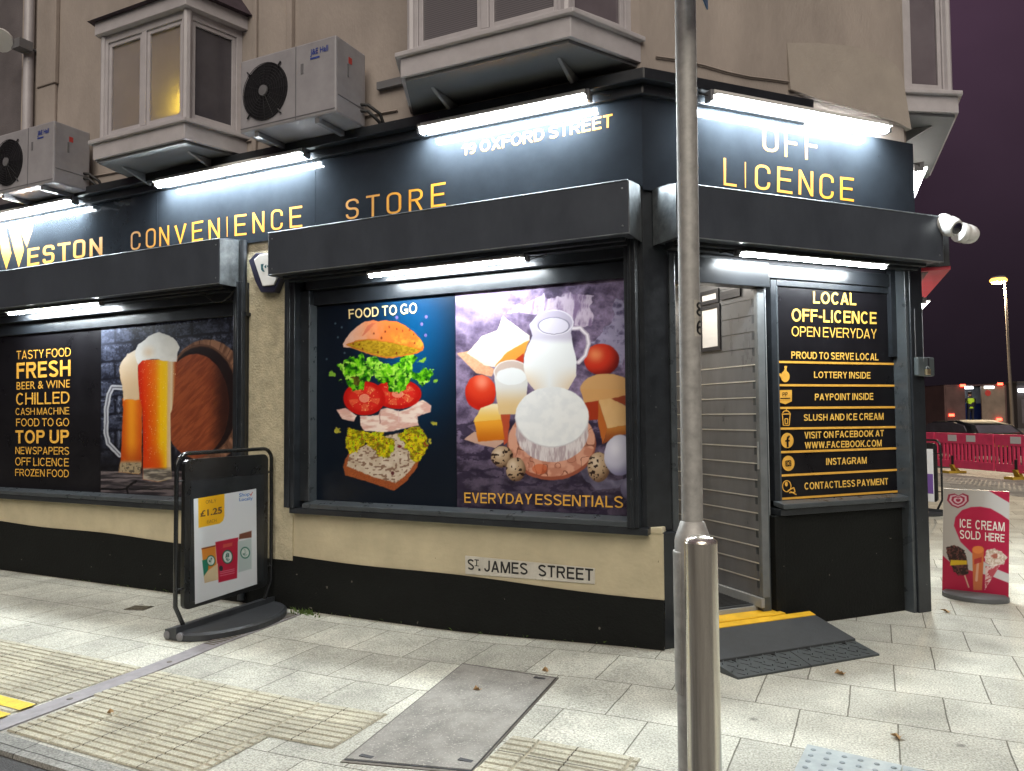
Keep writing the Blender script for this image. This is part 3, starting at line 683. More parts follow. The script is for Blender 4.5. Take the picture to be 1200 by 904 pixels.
# stepped cornice
def cornice(mb, fr, a0, a1, ends=(0, 0)):
    for z0, z1, o, d in ((3.795, 3.872, .14, 0), (3.722, 3.793, .075, 0)):
        e0, e1 = ends[0] * o, ends[1] * o
        mb.hexa([fr.pt(a0, -.1, z0), fr.pt(a1, -.1, z0), fr.pt(a1 + e1, o, z0), fr.pt(a0 + e0, o, z0), fr.pt(a0, -.1, z1), fr.pt(a1, -.1, z1), fr.pt(a1 + e1, o, z1), fr.pt(a0 + e0, o, z1)])
CT = .443
mb = MB(); cornice(mb, FA, -9.0, -.105, (0, CT)); mb.build('cornice', BLACK, shop, bevel=.006)
mb = MB(); cornice(mb, FB, 0.0, 1.40, (-CT, 0)); mb.build('cornice', BLACK, shop, bevel=.006)
# ground floor masonry
mb = MB()
xs = np.linspace(-9.5, 0, 50)
def plz(x): return .325 - .018 * x + .008 * math.sin(x * 3.1)
for a, b in zip(xs[:-1], xs[1:]):
    mb.add([FA.pt(a, 0, plz(a) - .05), FA.pt(b, 0, plz(b) - .05), FA.pt(b, 0, .76), FA.pt(a, 0, .76)], [(0, 1, 2, 3)])
mb.add([FA.pt(-9.5, 0, .76), FA.pt(0, 0, .76), FA.pt(0, -.3, .76), FA.pt(-9.5, -.3, .76)], [(0, 1, 2, 3)])
mb.add([FA.pt(0, 0, .2), FA.pt(0, -.3, .2), FA.pt(0, -.3, .76), FA.pt(0, 0, .76)], [(0, 1, 2, 3)])
mb.build('stall_riser', CREAM, shop, label='cream painted wall under the shop windows')
mb = MB()
for a, b in zip(xs[:-1], xs[1:]):
    w0, w1 = plz(a), plz(b)
    mb.hexa([FA.pt(a, -.05, -.12), FA.pt(b, -.05, -.12), FA.pt(b, .014, -.12), FA.pt(a, .014, -.12), FA.pt(a, -.05, w0), FA.pt(b, -.05, w1), FA.pt(b, .008, w1), FA.pt(a, .008, w0)])
mb.build('plinth', BLACKM, shop)
mb = MB(); mb.box(FA, -3.725, -3.17, -.3, .012, plz(-3.5) - .05, 3.12); mb.build('pier', ROUGHC, shop, label='roughcast cream strip of wall between the two shop windows')
# black corner pilaster
mb = MB()
mb.prism([np.array((-.17, .35, .768)), np.array((-.17, -.012, .768)), FB.pt(-.0, .0, 0) + np.array((.004, -.012, .768)), FB.pt(.19, .012, .768), FB.pt(.19, -.3, .768)], (0, 0, 2.38))
mb.build('pilaster', BLACK, shop, bevel=.006)
mb = MB(); mb.box(FB, .078, .205, -.2, .066, -.1, .765); mb.build('pilaster_base', BLACK, shop, bevel=.006)
mb = MB(); mb.box(FA, -.10, -.004, -.1, .010, .755, .80); mb.build('pilaster_cap', CREAM, shop, bevel=.012)
# dark backing behind windows and fascia
mb = MB(); mb.box(FA, -9.5, -.2, -.5, -.12, .7, 3.72); mb.box(FB, 1.08, 2.45, -.5, -.14, .0, 2.6); mb.box(FB, .0, 2.47, -.5, -.06, 2.66, 3.72)
mb.build('window_backing', DGREY, shop)

# shop windows: frame, sill
def rect_frame(mb, fr, a0, a1, z0, z1, wd, o0, o1):
    mb.box(fr, a0, a0 + wd, o0, o1, z0, z1); mb.box(fr, a1 - wd, a1, o0, o1, z0, z1)
    mb.box(fr, a0 + wd, a1 - wd, o0, o1, z0, z0 + wd); mb.box(fr, a0 + wd, a1 - wd, o0, o1, z1 - wd, z1)
GO = -.06                                         # glass line
def window_a(a0, a1, zs, zt, rail_l, rail_r, lab):
    wf = MB(); wf.box(FA, a0 - .10, a0, -.12, .025, zs, zt + .12); wf.box(FA, a1 + .004, a1 + .085, -.12, -.035, zs, zt + .12)
    wf.box(FA, a0, a1, -.12, -.03, zt, zt + .12); wf.box(FA, a0 + .0, a1, -.12, GO - .006, zs, zt)
    wf.box(FA, a0 - .02, a1 + .02, -.12, .045, zt + .125, 2.78)
    f = wf.build('shop_window', BLACK, shop, bevel=.004, label=lab)
    rv = MB(); rv.box(FA, a0 - .004, a0 + .012, GO - .004, .032, zs, zt)
    rv.hexa([FA.pt(a0 - .02, GO, zs - .03), FA.pt(a1 + .02, GO, zs - .03), FA.pt(a1 + .02, .085, zs - .05), FA.pt(a0 - .02, .085, zs - .05), FA.pt(a0 - .02, GO, zs + .006), FA.pt(a1 + .02, GO, zs + .006), FA.pt(a1 + .02, .085, zs - .012), FA.pt(a0 - .02, .085, zs - .012)])
    rv.build('sill', FRAMEM, f, bevel=.004)
    lp = MB(); lp.box(FA, a0 - .16, a1 + .16, -.02, .082, zs - .098, zs - .052); lp.build('sill_lip', BLACK, f, bevel=.004)
    for a in (rail_l, rail_r):
        if a is None: continue
        g = MB(); g.box(FA, a[0], a[1], -.02, .10, zs - .05, 2.75); g.box(FA, (a[0] + a[1]) / 2 - .012, (a[0] + a[1]) / 2 + .012, .10, .112, zs - .05, 2.75)
        g.build('guide_rail', BLACK, shop, bevel=.004)
    return f
zt1 = (FA.S(560, 340.5, GO)[1] + FA.S(400, 357.5, GO)[1]) / 2
zs1 = (FA.S(560, 596, GO)[1] + FA.S(400, 589, GO)[1]) / 2
aL = FA.S(370, 480, GO)[0]; aR = FA.S(737, 480, GO)[0]
window_a(aL, aR, zs1, zt1, (-3.19, -3.08), (-.215, -.135), 'wide shop window nearest the corner')
aR2 = FA.S(280, 470, GO)[0]
zt2 = FA.S(180, 379, GO)[1]; zs2 = FA.S(100, 577, GO)[1]
window_a(-9.0, aR2, zs2, zt2, None, (aR2 + .09, aR2 + .19), 'shop window left of the roughcast strip')

# roller shutter boxes
def shutter_box(fr, a0, a1, z0, z1, material, curve=True, depth=.30):
    mb = MB()
    ring = [(.02, z0 + .012), (depth, z0), (depth, z1), (depth - .10, z1 + .022), (.02, z1 + .045)]
    mb.prism([fr.pt(a0, o, z) for o, z in ring], fr.u * (a1 - a0))
    b = mb.build('shutter_box', material, shop, bevel=.003)
    for a, s in ((a0, -1), (a1, 1)):
        e = MB(); ring2 = [(.02, z0 + .0), (depth - .004, z0 - .004), (depth - .004, z1 - .004), (depth - .06, z1 + .004), (.08, z1 + .03), (.02, z1 + .03)]
        e.prism([fr.pt(a + s * .001, o, z) for o, z in ring2], fr.u * (s * .006)); e.build('end_plate', STEELP if material is BOXM else material, b)
    tr = MB(); tr.tube([fr.pt(a0, depth + .001, z1 + .002), fr.pt(a1, depth + .001, z1 + .002)], .0045, 6); tr.cut(); tr.tube([fr.pt(a0, depth + .001, z0 + .002), fr.pt(a1, depth + .001, z0 + .002)], .004, 6)
    tr.build('edge_trim', STEELP if material is BOXM else material, b)
    sc_ = MB()
    for a in (a0 + .04, a1 - .04):
        for z in (z0 + .05, z1 - .05): sc_.cut(); sc_.lathe(fr.pt(a, depth, z), [(.008, 0), (.006, .004), (0, .005)], 8, ax=fr.n)
    sc_.build('screw', STEELP, b)
    rl = MB(); rl.box(fr, a0 + .06, a1 - .06, .06, .135, z0 - .035, z0 + .02); rl.cut(); rl.box(fr, a0 + .06, a1 - .06, .16, .20, z0 - .02, z0 + .02); rl.build('shutter_edge', BLACK, b, bevel=.004)
    return b
bx1 = shutter_box(FA, -3.18, -.115, 2.725, 3.072, BOXM)
bx2 = shutter_box(FA, -9.0, -3.735, 2.705, 3.09, BOXM)
bx3 = shutter_box(FB, .075, 2.49, 2.705, 3.055, BOXM)
bx4 = shutter_box(FC, .03, 3.0, 2.72, 3.05, BLACK, depth=.28)
mb = MB(); mb.box(FC, .035, 2.99, .03, .285, 2.69, 2.717); mb.build('underside', RED, bx4)

# drain pipe beside the pier
mb = MB(); mb.tube([FA.pt(-3.70, .06, -.02), FA.pt(-3.70, .06, 3.12)], .033, 12); mb.box(FA, -3.745, -3.655, 0, .07, 1.1, 1.13); mb.box(FA, -3.745, -3.655, 0, .07, 2.45, 2.48)
mb.build('service_pipe', BLACK, shop, smooth=40)
# upper floor pipes at the far left
mb = MB(); mb.tube([FA.pt(-6.83, .06, 4.3), FA.pt(-6.83, .06, 7)], .05, 12); mb.build('downpipe', UPVC, shop, smooth=40)
mb = MB(); mb.box(FA, -6.72, -6.42, 0, .035, 4.2, 5.10); mb.cut(); mb.box(FA, -6.72, -6.40, 0, .05, 5.10, 7); mb.build('trunking', UPPER, shop, bevel=.01)

mb = MB(); xa = FA.S(300, 40, 0)[0]; xb = FA.S(343, 30, 0)[0]; mb.box(FA, xb - .03, xb + .03, 0, .05, 3.9, 7); mb.cut(); mb.box(FA, xa - .02, xa + .03, 0, .03, 3.9, 7); mb.build('trunking', UPPER, shop, bevel=.008)
mb = MB(); mb.tube([FA.pt(-6.3 + .3 * i, .012, 4.02 + .012 * math.sin(i * 1.7)) for i in range(15)], .008, 6); mb.cut(); mb.tube([FB.pt(.12 + .2 * i, .012, 4.03 + .012 * math.sin(i * 1.3)) for i in range(7)], .007, 6); mb.build('wall_cable', UPPER, shop, smooth=60)
# oriel (bay) windows
def bay(fr, f0, f1, w0, w1, p, z0, z1, mull, panes, roof=True, z_sill=None):
    """front from f0..f1 at distance p, angled returns back to w0, w1 on the wall"""
    zs = z0
    body = MB(); side = []
    def wallpiece(A, B, za, zb, th, uprights, left=False):
        A = np.array(A); B = np.array(B); d = (B - A) / np.linalg.norm(B - A); L = np.linalg.norm(B - A); nn = np.cross(d, (0, 0, 1.0))
        fr2 = Frame(A, d, nn); return fr2, L
    pts = [fr.pt(w0, 0, 0), fr.pt(f0, p, 0), fr.pt(f1, p, 0), fr.pt(w1, 0, 0)]
    segs = [(pts[0], pts[1]), (pts[1], pts[2]), (pts[2], pts[3])]
    frames = []
    for i, (A, B) in enumerate(segs):
        fr2, L = wallpiece(A, B, z0, z1, .06, 0); frames.append((fr2, L))
        st = .055
        body.box(fr2, 0, st, -.06, 0, z0, z1); body.box(fr2, L - st, L, -.06, 0, z0, z1)
        body.box(fr2, st, L - st, -.06, 0, z0, z0 + .055); body.box(fr2, st, L - st, -.06, 0, z1 - .07, z1)
        if i == 1:
            for q in mull: body.box(fr2, L * q - .03, L * q + .03, -.06, 0, z0 + .055, z1 - .07)
    for c in (pts[1], pts[2]): body.tube([c + np.array((0, 0, z0)) - fr.n * .012, c + np.array((0, 0, z1)) - fr.n * .012], .035, 8)
    bo = body.build('bay_window', UPVC, shop, bevel=.004)
    for i, (fr2, L) in enumerate(frames):
        cuts = [0] + ([q for q in mull] if i == 1 else []) + [1]
        for k in range(len(cuts) - 1):
            pn = MB(); pn.box(fr2, L * cuts[k] + .03, L * cuts[k + 1] - .03, -.042, -.034, z0 + .03, z1 - .04)
            pn.build('pane', panes[i][min(k, len(panes[i]) - 1)], bo)
            sa = MB(); rect_frame(sa, fr2, L * cuts[k] + (.056 if k == 0 else .031), L * cuts[k + 1] - (.056 if k == len(cuts) - 2 else .031), z0 + .056, z1 - .071, .034, -.033, -.014); sa.build('sash', UPVC, bo, bevel=.003)
    bk = MB(); ring = [q + np.array((0, 0, z1 - .02)) for q in pts]; bk.prism([q - fr.n * .09 for q in ring], (0, 0, .012)); bk.build('bay_ceiling', UPPER, bo)
    def ringoff(e, z): return [fr.pt(w0 - e * 1.2, 0, z), fr.pt(f0 - e, p + e, z), fr.pt(f1 + e, p + e, z), fr.pt(w1 + e * 1.2, 0, z)]
    s1 = MB(); s1.prism(ringoff(.085, z0 - .035), (0, 0, .034)); s1.build('sill', UPVC, bo, bevel=.006)
    s2 = MB(); s2.prism(ringoff(.055, z0 - .175), (0, 0, .139)); s2.build('sill_board', UPVC, bo, bevel=.004)
    s3 = MB(); s3.prism(ringoff(.030, z0 - .20), (0, 0, .024)); s3.build('soffit', SOFFIT, bo)
    for a in (f0 + .10, f1 - .10):
        b_ = MB(); b_.prism([fr.pt(a - .014, .02, z0 - .205), fr.pt(a - .014, p - .12, z0 - .205), fr.pt(a - .014, p - .15, z0 - .22), fr.pt(a - .014, .02, z0 - .32)], fr.u * .028); b_.build('bracket', mat('grey_bracket_paint', (.24, .24, .24), .6, var=.1), bo, bevel=.004)
    if roof:
        hd = MB(); hd.prism(ringoff(.055, z1 + .001), (0, 0, .12)); hd.build('head_board', UPVC, bo, bevel=.004)
        rf = MB(); e = .10
        lo = ringoff(e, z1 + .122); hi = [fr.pt(w0 + .25, 0, z1 + .62), fr.pt(w1 - .25, 0, z1 + .62)]
        rf.add(lo + hi, [(0, 1, 2, 3), (0, 4, 1), (1, 4, 5, 2), (2, 5, 3), (0, 3, 5, 4)]); rf.build('roof', SLATE, bo)
    return bo
bay(FA, -4.985, -3.925, -5.13, -3.79, .5, 4.075, 5.05, [.5], [[CLEARG], [FROST, FROST], [DARKG]])
bay(FA, -1.645, -.455, -1.92, -.165, .5, 4.145, 5.6, [.5], [[CLEARG], [BLIND, BLIND], [CLEARG]])
bay(FC, .34, 2.0, .12, 2.25, .36, 4.20, 5.8, [.33, .66], [[CLEARG], [CLEARG], [CLEARG]])

# door side: recess, cladding, step, window with its riser
jl, jr = .24, .985
mb = MB(); mb.box(FB, .192, .24, -.12, .02, .10, 2.66); mb.box(FB, jr - .005, jr + .07, -.10, -.03, .05, 2.5); mb.build('door_frame', FRAMEM, shop, bevel=.005)
mb = MB(); mb.box(FB, .24, 1.06, -.10, .016, 2.475, 2.66); mb.box(FB, 1.062, 2.40, -.10, -.03, 2.555, 2.66)
mb.build('header', HEADM, shop, bevel=.005)
zfl = .158
FW = Frame(FB.pt(jr, 0, 0), -NB, -UB)             # the planked side of the recess, running inwards
cl = MB(); pitch = .1205; z = zfl + .075; k = 0
while z < 2.62:
    cl.prism([FW.pt(.06, -.03, z), FW.pt(.06, .006, z), FW.pt(.06, .004, z + pitch - .006), FW.pt(.06, -.03, z + pitch - .006)], FW.u * 1.39); z += pitch
cl.build('plank_cladding', CLAD, shop)
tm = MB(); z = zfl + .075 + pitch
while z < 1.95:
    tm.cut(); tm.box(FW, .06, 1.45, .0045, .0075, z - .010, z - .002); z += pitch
tm.build('plank_glint', mat('pale_glint', (.55, .53, .48), .35, var=.1), shop)  # glints along the lower plank edges, put in as thin pale strips
mb = MB(); mb.box(FW, .06, 1.45, -.1, -.001, 0, 2.66); mb.build('cladding_backing', SKIRT, shop)
mb = MB(); mb.box(FW, .02, 1.45, .0, .03, zfl, zfl + .07); mb.build('skirting', SKIRT, shop, bevel=.004); mb = MB(); mb.box(FW, .02, .058, -.05, .014, zfl + .072, 2.47); mb.build('door_stop', mat('mid_grey_trim', (.13, .14, .145), .4, var=.2), shop, bevel=.004); mb = MB(); mb.box(FW, .03, .05, .014, .020, 1.15, 1.35); mb.build('lock_plate', SKIRT, shop, bevel=.005)
mb = MB(); mb.box(FB, .0, 1.6, -3.6, -.087, -.1, zfl); mb.build('lobby_floor', SKIRT, shop)
mb = MB(); mb.box(FB, .24, jr + .12, -.085, .055, -.1, .131); mb.build('door_step', YELLOW, shop, bevel=.006, label='yellow painted edge of the door step')
ht = MB(); ht.box(FB, .06, .22, -1.45, -.14, zfl, 2.66); ht.build('lobby_wall', INTER, shop)
mb = MB(); mb.box(FB, .0, 1.7, -3.6, -.12, 2.66, 2.72); mb.build('lobby_ceiling', INTER, shop)
mb = MB(); mb.box(FB, -.5, 1.9, -3.7, -3.6, 0, 2.7); mb.box(FB, 1.8, 1.9, -3.6, -1.5, 0, 2.7); mb.box(FB, -.5, -.4, -3.6, -1.4, 0, 2.7); mb.box(FB, 1.02, 1.9, -1.58, -1.5, 0, 2.7); mb.box(FB, -.5, .0, -3.6, -1.4, 2.66, 2.72); mb.box(FB, -.5, .0, -3.6, -1.4, -.1, .12); mb.box(FB, -.5, .1, -1.5, -1.4, 0, 2.7)
mb.build('shop_interior', INTER, shop)
lg = MB(); lg.box(FB, .3, .8, -.75, -.25, 2.63, 2.655); lg.cut(); lg.box(FB, .2, .9, -2.6, -2.0, 2.62, 2.655); t = thing('ceiling_lamp', FB.pt(.5, -2.3, 2.62), 'lit square ceiling lamp inside the shop beyond the open doorway', 'ceiling light')
lg.build('diffuser', WARML, t)
fm = MB(); fm.box(FB, .28, .82, -.77, -.23, 2.652, 2.664); fm.cut(); fm.box(FB, .17, .93, -2.63, -1.97, 2.652, 2.665); fm.build('frame', UPVC, t)
# shelves of goods in the sliver of interior
sh = thing('shop_shelf', FB.pt(0, -3.3, .12), 'bright stocked shelf inside the shop, seen left of the lamp column', 'shelf')
mb = MB()
for z in (.15, .55, .95, 1.35, 1.75): mb.box(FB, -.38, 1.0, -3.58, -3.25, z, z + .03)
mb.box(FB, -.395, -.38, -3.58, -3.25, .12, 2.0); mb.build('rack', UPVC, sh)
gm = [mat('goods_' + n_, c_, .5, var=.2) for n_, c_ in (('orange', (.5, .18, .05)), ('white', (.6, .58, .5)), ('cyan', (.05, .35, .45)), ('brown', (.2, .1, .05)))]
mb = MB()
for z in (.18, .58, .98, 1.38, 1.78):
    for i in range(9): mb.cut(); mb.mi = random.randrange(4); mb.box(FB, -.37 + i * .14, -.26 + i * .14, -3.5, -3.28, z, z + random.uniform(.16, .28))
mb.build('packet', gm, sh)
# window beside the door
sgL, sgR = FB.S(912, 460, GO)[0], FB.S(1051.5, 460, GO)[0]
zsb = (FB.S(985, 583, GO)[1] + FB.S(940, 586, GO)[1]) / 2; ztb = FB.S(960, 339, GO)[1]
mb = MB(); mb.box(FB, sgL - .06, sgL - .004, -.12, -.048, zsb, 2.55); mb.box(FB, sgR + .004, sgR + .10, -.12, .018, zsb, 2.48); mb.box(FB, sgL - .004, sgR + .004, -.12, GO - .006, zsb, 2.48); mb.box(FB, sgL - .004, sgR + .004, GO - .005, -.045, ztb, 2.553)
wb = mb.build('shop_window', BLACK, shop, bevel=.004, label='window beside the entrance, fully covered by a printed panel')
mb = MB(); mb.box(FB, sgL - .012, sgL + .004, GO - .004, -.046, zsb, ztb); mb.box(FB, sgR - .003, sgR + .05, GO - .004, .022, zsb, ztb); mb.hexa([FB.pt(sgL - .07, GO, zsb - .03), FB.pt(sgR + .1, GO, zsb - .03), FB.pt(sgR + .1, .05, zsb - .045), FB.pt(sgL - .07, .05, zsb - .045), FB.pt(sgL - .07, GO, zsb + .004), FB.pt(sgR + .1, GO, zsb + .004), FB.pt(sgR + .1, .05, zsb - .012), FB.pt(sgL - .07, .05, zsb - .012)])
mb.build('sill', FRAMEM, wb, bevel=.004)
mb = MB(); mb.box(FB, sgL - .075, sgR + .11, -.12, .026, zsb - .095, zsb - .047); mb.build('sill_lip', BLACK, wb, bevel=.004)
mb = MB(); mb.box(FB, jr + .10, sgR + .12, -.15, -.02, -.1, zsb - .096); mb.box(FB, jr + .085, jr + .17, -.1, .004, -.1, zsb - .096); mb.build('riser_panel', BLACKM, shop, bevel=.004, label='black painted board under the window beside the door')
mb = MB(); mb.box(FB, 2.385, 2.52, -.1, .082, -.08, 2.72); mb.build('corner_post', BLACK, shop, bevel=.005)
mb = MB(); mb.box(FB, 2.352, 2.383, -.1, .066, -.08, 2.72); mb.box(FB, sgR + .105, sgR + .13, -.1, .03, zsb - .05, 2.5); mb.build('guide_rail', FRAMEM, shop, bevel=.004)
mb = MB(); mb.box(FB, 2.30, 2.52, -.3, -.02, 2.0, 3.72); mb.build('corner_infill', BLACK, shop)

# neighbouring wall at the far left edge
nb = thing('neighbouring_house', (-9, .3, 0), 'dark rendered wall of the neighbouring house at the far left edge', 'building')
NBM = mat('dark_neighbour_render', (0.13, 0.115, 0.12), 0.9, var=.25, vscale=2, bump=.3)
mb = MB(); mb.box(FA, -12, -7.06, -.5, -.02, 3.75, 7.2); mb.build('wall', NBM, nb)

# ================================================================== FASCIA SIGNS
fz0, fz1 = 3.10, 3.725
fs = thing('fascia_sign', (-3.5, -.03, 3.1), 'long gloss black shop sign with gold letters over the two side windows', 'shop sign', None)
seams = [FA.S(185, 230, .03)[0], FA.S(370, 230, .03)[0]]
mb = MB()
e = [-9.0] + seams + [-.105]
for i in range(3):
    a0, a1 = e[i] + .002, e[i + 1] - .002
    if i == 2: mb.hexa([FA.pt(a0, -.02, fz0), FA.pt(-.105, -.02, fz0), FA.pt(-.105 + CT * .03, .03, fz0), FA.pt(a0, .03, fz0), FA.pt(a0, -.02, fz1), FA.pt(-.105, -.02, fz1), FA.pt(-.105 + CT * .03, .03, fz1), FA.pt(a0, .03, fz1)])
    else: mb.box(FA, a0, a1, -.02, .03, fz0, fz1)
mb.build('panel', FASCIA, fs)
lt = MB(); LO = .0313
z10 = Z(0, 215, 6)
for ring in (z10((-60, 315), (-18, 312), (3, 430), (-40, 600), (-62, 500)), z10((0, 310), (36, 308), (80, 490), (45, 606), (8, 480)), z10((60, 298), (130, 292), (168, 470), (132, 592), (100, 480)), z10((158, 290), (229, 286), (226, 330), (188, 452), (150, 350))):
    lt.poly([FA.P(x, y, LO) for x, y in ring])
def L4(*p): return list(p)
for ch, q in (('E', z10((195, 460), (276, 448), (275, 570), (192, 585))), ('S', z10((303, 440), (384, 430), (381, 556), (299, 569))), ('T', z10((406, 425), (495, 412), (495, 540), (406, 548))), ('O', z10((517, 403), (600, 393), (599, 520), (514, 533))), ('N', z10((630, 392), (720, 376), (720, 503), (630, 518)))):
    lt.cut(); letter_px(lt, FA, LO, ch, q, th=.30, r=.32)
for ch, q in (('C', L4((153.3, 272.3), (164.8, 270.6), (164.4, 292.3), (153.3, 293.8))), ('O', L4((171, 269), (182.6, 267), (182.3, 290), (170.8, 291.2))), ('N', L4((186.7, 266.5), (198.3, 264.2), (198.3, 287.5), (186.7, 289.3))), ('V', L4((204.3, 263.7), (218.5, 261), (218.5, 284), (204.3, 287.4))),
              ('E', L4((225, 261), (238, 258.5), (237.8, 281.5), (225, 283.8))), ('N', L4((244.2, 258.3), (257.6, 255.5), (257.6, 279), (244.8, 281))), ('I', L4((264.3, 254.5), (268, 253.9), (268, 277.4), (264.6, 278))), ('E', L4((275, 252.4), (288.8, 250.8), (288.8, 275.5), (275, 276.8))),
              ('N', L4((295.8, 249.6), (309.8, 247.6), (309.8, 272), (296.3, 273.6))), ('C', L4((317.7, 246.4), (331.4, 245), (331.2, 269), (317.7, 270.2))), ('E', L4((339.2, 243.2), (354, 241.2), (354.2, 266), (339.6, 267.6))),
              ('S', L4((405, 234.6), (420.6, 232), (420.2, 255.6), (405.4, 258))), ('T', L4((429, 230), (445, 227.4), (445, 251.5), (429, 254.3))), ('O', L4((453, 226.8), (470.2, 224.5), (470.2, 249.7), (453, 251.8))), ('R', L4((479, 222.8), (495.4, 220.6), (495.4, 245.8), (479, 248.3))), ('E', L4((505, 216.2), (522.2, 213.4), (522.4, 241.3), (505, 243.6)))):
    lt.cut(); letter_px(lt, FA, LO, ch, q, th=.21, r=.42)
lt.build('letter', GOLD, fs)
lt = MB(); text_px(lt, FA, LO, 'I9 OXFORD STREET'.replace('I9', '19'), [(540.5, 170), (717.8, 133.2), (717.8, 148.8), (540.5, 183)], .035); lt.build('address', GOLD, fs)
fs2 = thing('fascia_sign', FB.pt(1.2, .03, 3.1), 'gloss black shop sign with two gold words over the corner entrance', 'shop sign')
mb = MB(); mb.hexa([FB.pt(0, -.02, fz0 - .02), FB.pt(2.53, -.02, fz0 - .02), FB.pt(2.53, .03, fz0 - .02), FB.pt(-CT * .03, .03, fz0 - .02), FB.pt(0, -.02, fz1), FB.pt(2.53, -.02, fz1), FB.pt(2.53, .03, fz1), FB.pt(-CT * .03, .03, fz1)]); mb.build('panel', FASCIA, fs2)
lt = MB(); z11 = Z(800, 80, 4.286)
for ch, q in (('O', z11((403, 290), (480, 303), (480, 425), (403, 415))), ('F', z11((513, 304), (580, 316), (580, 448), (513, 438))), ('F', z11((616, 318), (682, 330), (682, 462), (616, 452))),
              ('L', z11((206, 457), (271, 466), (271, 597), (206, 588))), ('I', z11((304, 470), (326, 473), (326, 603), (304, 600))), ('C', z11((364, 481), (440, 491), (439, 616), (363, 607))), ('E', z11((476, 494), (551, 503), (551, 633), (474, 622))), ('N', z11((584, 510), (655, 520), (655, 645), (582, 634))), ('C', z11((689, 528), (759, 537), (758, 661), (687, 652))), ('E', z11((791, 546), (860, 553), (860, 671), (791, 662)))):
    lt.cut(); letter_px(lt, FB, LO, ch, q, th=.21, r=.42)
lt.build('letter', GOLD, fs2)

# ================================================================== WINDOW POSTERS
PO = GO + .001; TO = GO + .004
# --- burger
ps = thing('window_poster', FA.P(450, 590, PO), 'dark blue window poster of a burger falling apart, headed FOOD TO GO', 'poster')
cv = Canvas([(370, 360.5), (533.3, 343.3), (535.3, 594.6), (370, 588)], .55)
X, Y = cv.X, cv.Y
r = np.sqrt(((X - 483) / 62) ** 2 + ((Y - 408) / 105) ** 2)
cv.C = cv.mix(sst(0.0, .95, r), (2, 76, 124), (9, 40, 66)); k = sst(.55, 1.35, r)[..., None]; cv.C = cv.C * (1 - k) + np.array((13, 22, 34)) * k
za, zb = Z(360, 340, 6.667), Z(360, 460, 6.456)
nz = vnoise(X * .25, Y * .25, 1, 4); nf = vnoise(X * .9, Y * .9, 2, 3)
# lower bread
cv.warp(1.0, .25)
k = cv.cov(zb((272, 562), (285, 520), (312, 458), (440, 400), (600, 330), (690, 308), (722, 360), (765, 430), (850, 500), (832, 562), (765, 660), (662, 745), (500, 690), (290, 625)))
cv.put(k, (164, 84, 44)); cv.put(k, cv.mix(nf, (120, 55, 28), (200, 112, 60)), .6)
k = cv.cov(zb((300, 560), (318, 470), (440, 400), (600, 330), (690, 308), (722, 360), (765, 430), (828, 520), (745, 630), (668, 684), (500, 640)))
cv.put(k, cv.mix(vnoise(X * .16, Y * .16, 4, 3), (186, 166, 142), (232, 218, 198)))
hole = sst(.62, .74, vnoise(X * .42, Y * .55, 11, 1)); cv.put(k * hole, (124, 90, 72), .8)
cv.put(cv.ell(*zb((645, 610))[0], 2, 2.2), (92, 34, 38)); cv.put(cv.ell(*zb((700, 410))[0], 2.4, 1.6), (120, 40, 44)); cv.put(cv.ell(*zb((505, 410))[0], 3, 4.5), (128, 44, 56))
# yellow relish
cv.warp(4.0, .2, 5)
for pl in (zb((280, 345), (310, 272), (400, 280), (430, 300), (520, 300), (550, 235), (588, 280), (572, 330), (652, 360), (664, 440), (600, 502), (540, 492), (512, 440), (440, 392), (392, 420), (382, 452), (330, 462), (300, 400)), zb((698, 312), (760, 268), (850, 246), (884, 310), (912, 400), (902, 452), (862, 502), (822, 540), (782, 500), (762, 430), (722, 372))):
    k = cv.cov(pl); t = vnoise(X * .3, Y * .3, 21, 4)
    cv.put(k, cv.mix(sst(.3, .65, t), (120, 112, 14), (226, 205, 22))); cv.put(k * sst(.62, .7, vnoise(X * .4, Y * .4, 25, 3)), (168, 196, 20)); cv.put(k * sst(.66, .72, vnoise(X * .6, Y * .6, 31, 3)), (150, 42, 40))
for (x, y, a) in ((230, 285, 3.4), (962, 232, 2.6), (925, 375, 1.8)):
    cv.put(cv.ell(*zb((x, y))[0], a, a), (176, 168, 60))
# chicken
cv.warp(.8, .2, 2)
ch_ = (zb((220, 130), (292, 120), (376, 175), (352, 220), (265, 202)), zb((400, 180), (402, 250), (432, 292), (600, 302), (842, 250), (832, 182), (932, 150), (936, 100), (880, 60), (830, 68), (770, 122), (690, 142), (600, 118), (555, 130), (540, 172)))
for pl in ch_:
    k = cv.cov(pl); cv.put(k, cv.mix(sst(.3, .7, vnoise(X * .12, Y * .3, 8, 3)), (226, 178, 164), (250, 228, 214)))
cv.put(cv.line(zb((550, 140), (551, 235)), 1), (150, 90, 86), .8); cv.put(cv.line(zb((690, 140), (692, 220)), 1.4), (236, 196, 190), .8)
# tomatoes
cv.nowarp()
for (cx, cy_, rx, ry, sd) in ((466, 462, 28, 17.5, 3), (427, 467, 24.6, 20, 5)):
    k = cv.ell(cx, cy_, rx, ry); cv.put(k, (196, 24, 18))
    d = np.sqrt(((X - cx) / rx) ** 2 + ((Y - cy_) / ry) ** 2)
    cv.put(k * sst(.9, .6, d), (222, 44, 34)); th = np.arctan2((Y - cy_) / ry, (X - cx) / rx)
    seeds = (np.cos(th * 5 + sd) > .25) & (d > .32) & (d < .74); cv.put(k * seeds * (.4 + .6 * nf), (236, 106, 66)); cv.put(k * (d < .25) * 1.0, (244, 160, 128), .8)
    cv.put(k * sst(.72, .8, vnoise(X * .5, Y * .5, 17 + sd, 2)) * (d < .75), (250, 190, 120), .7)
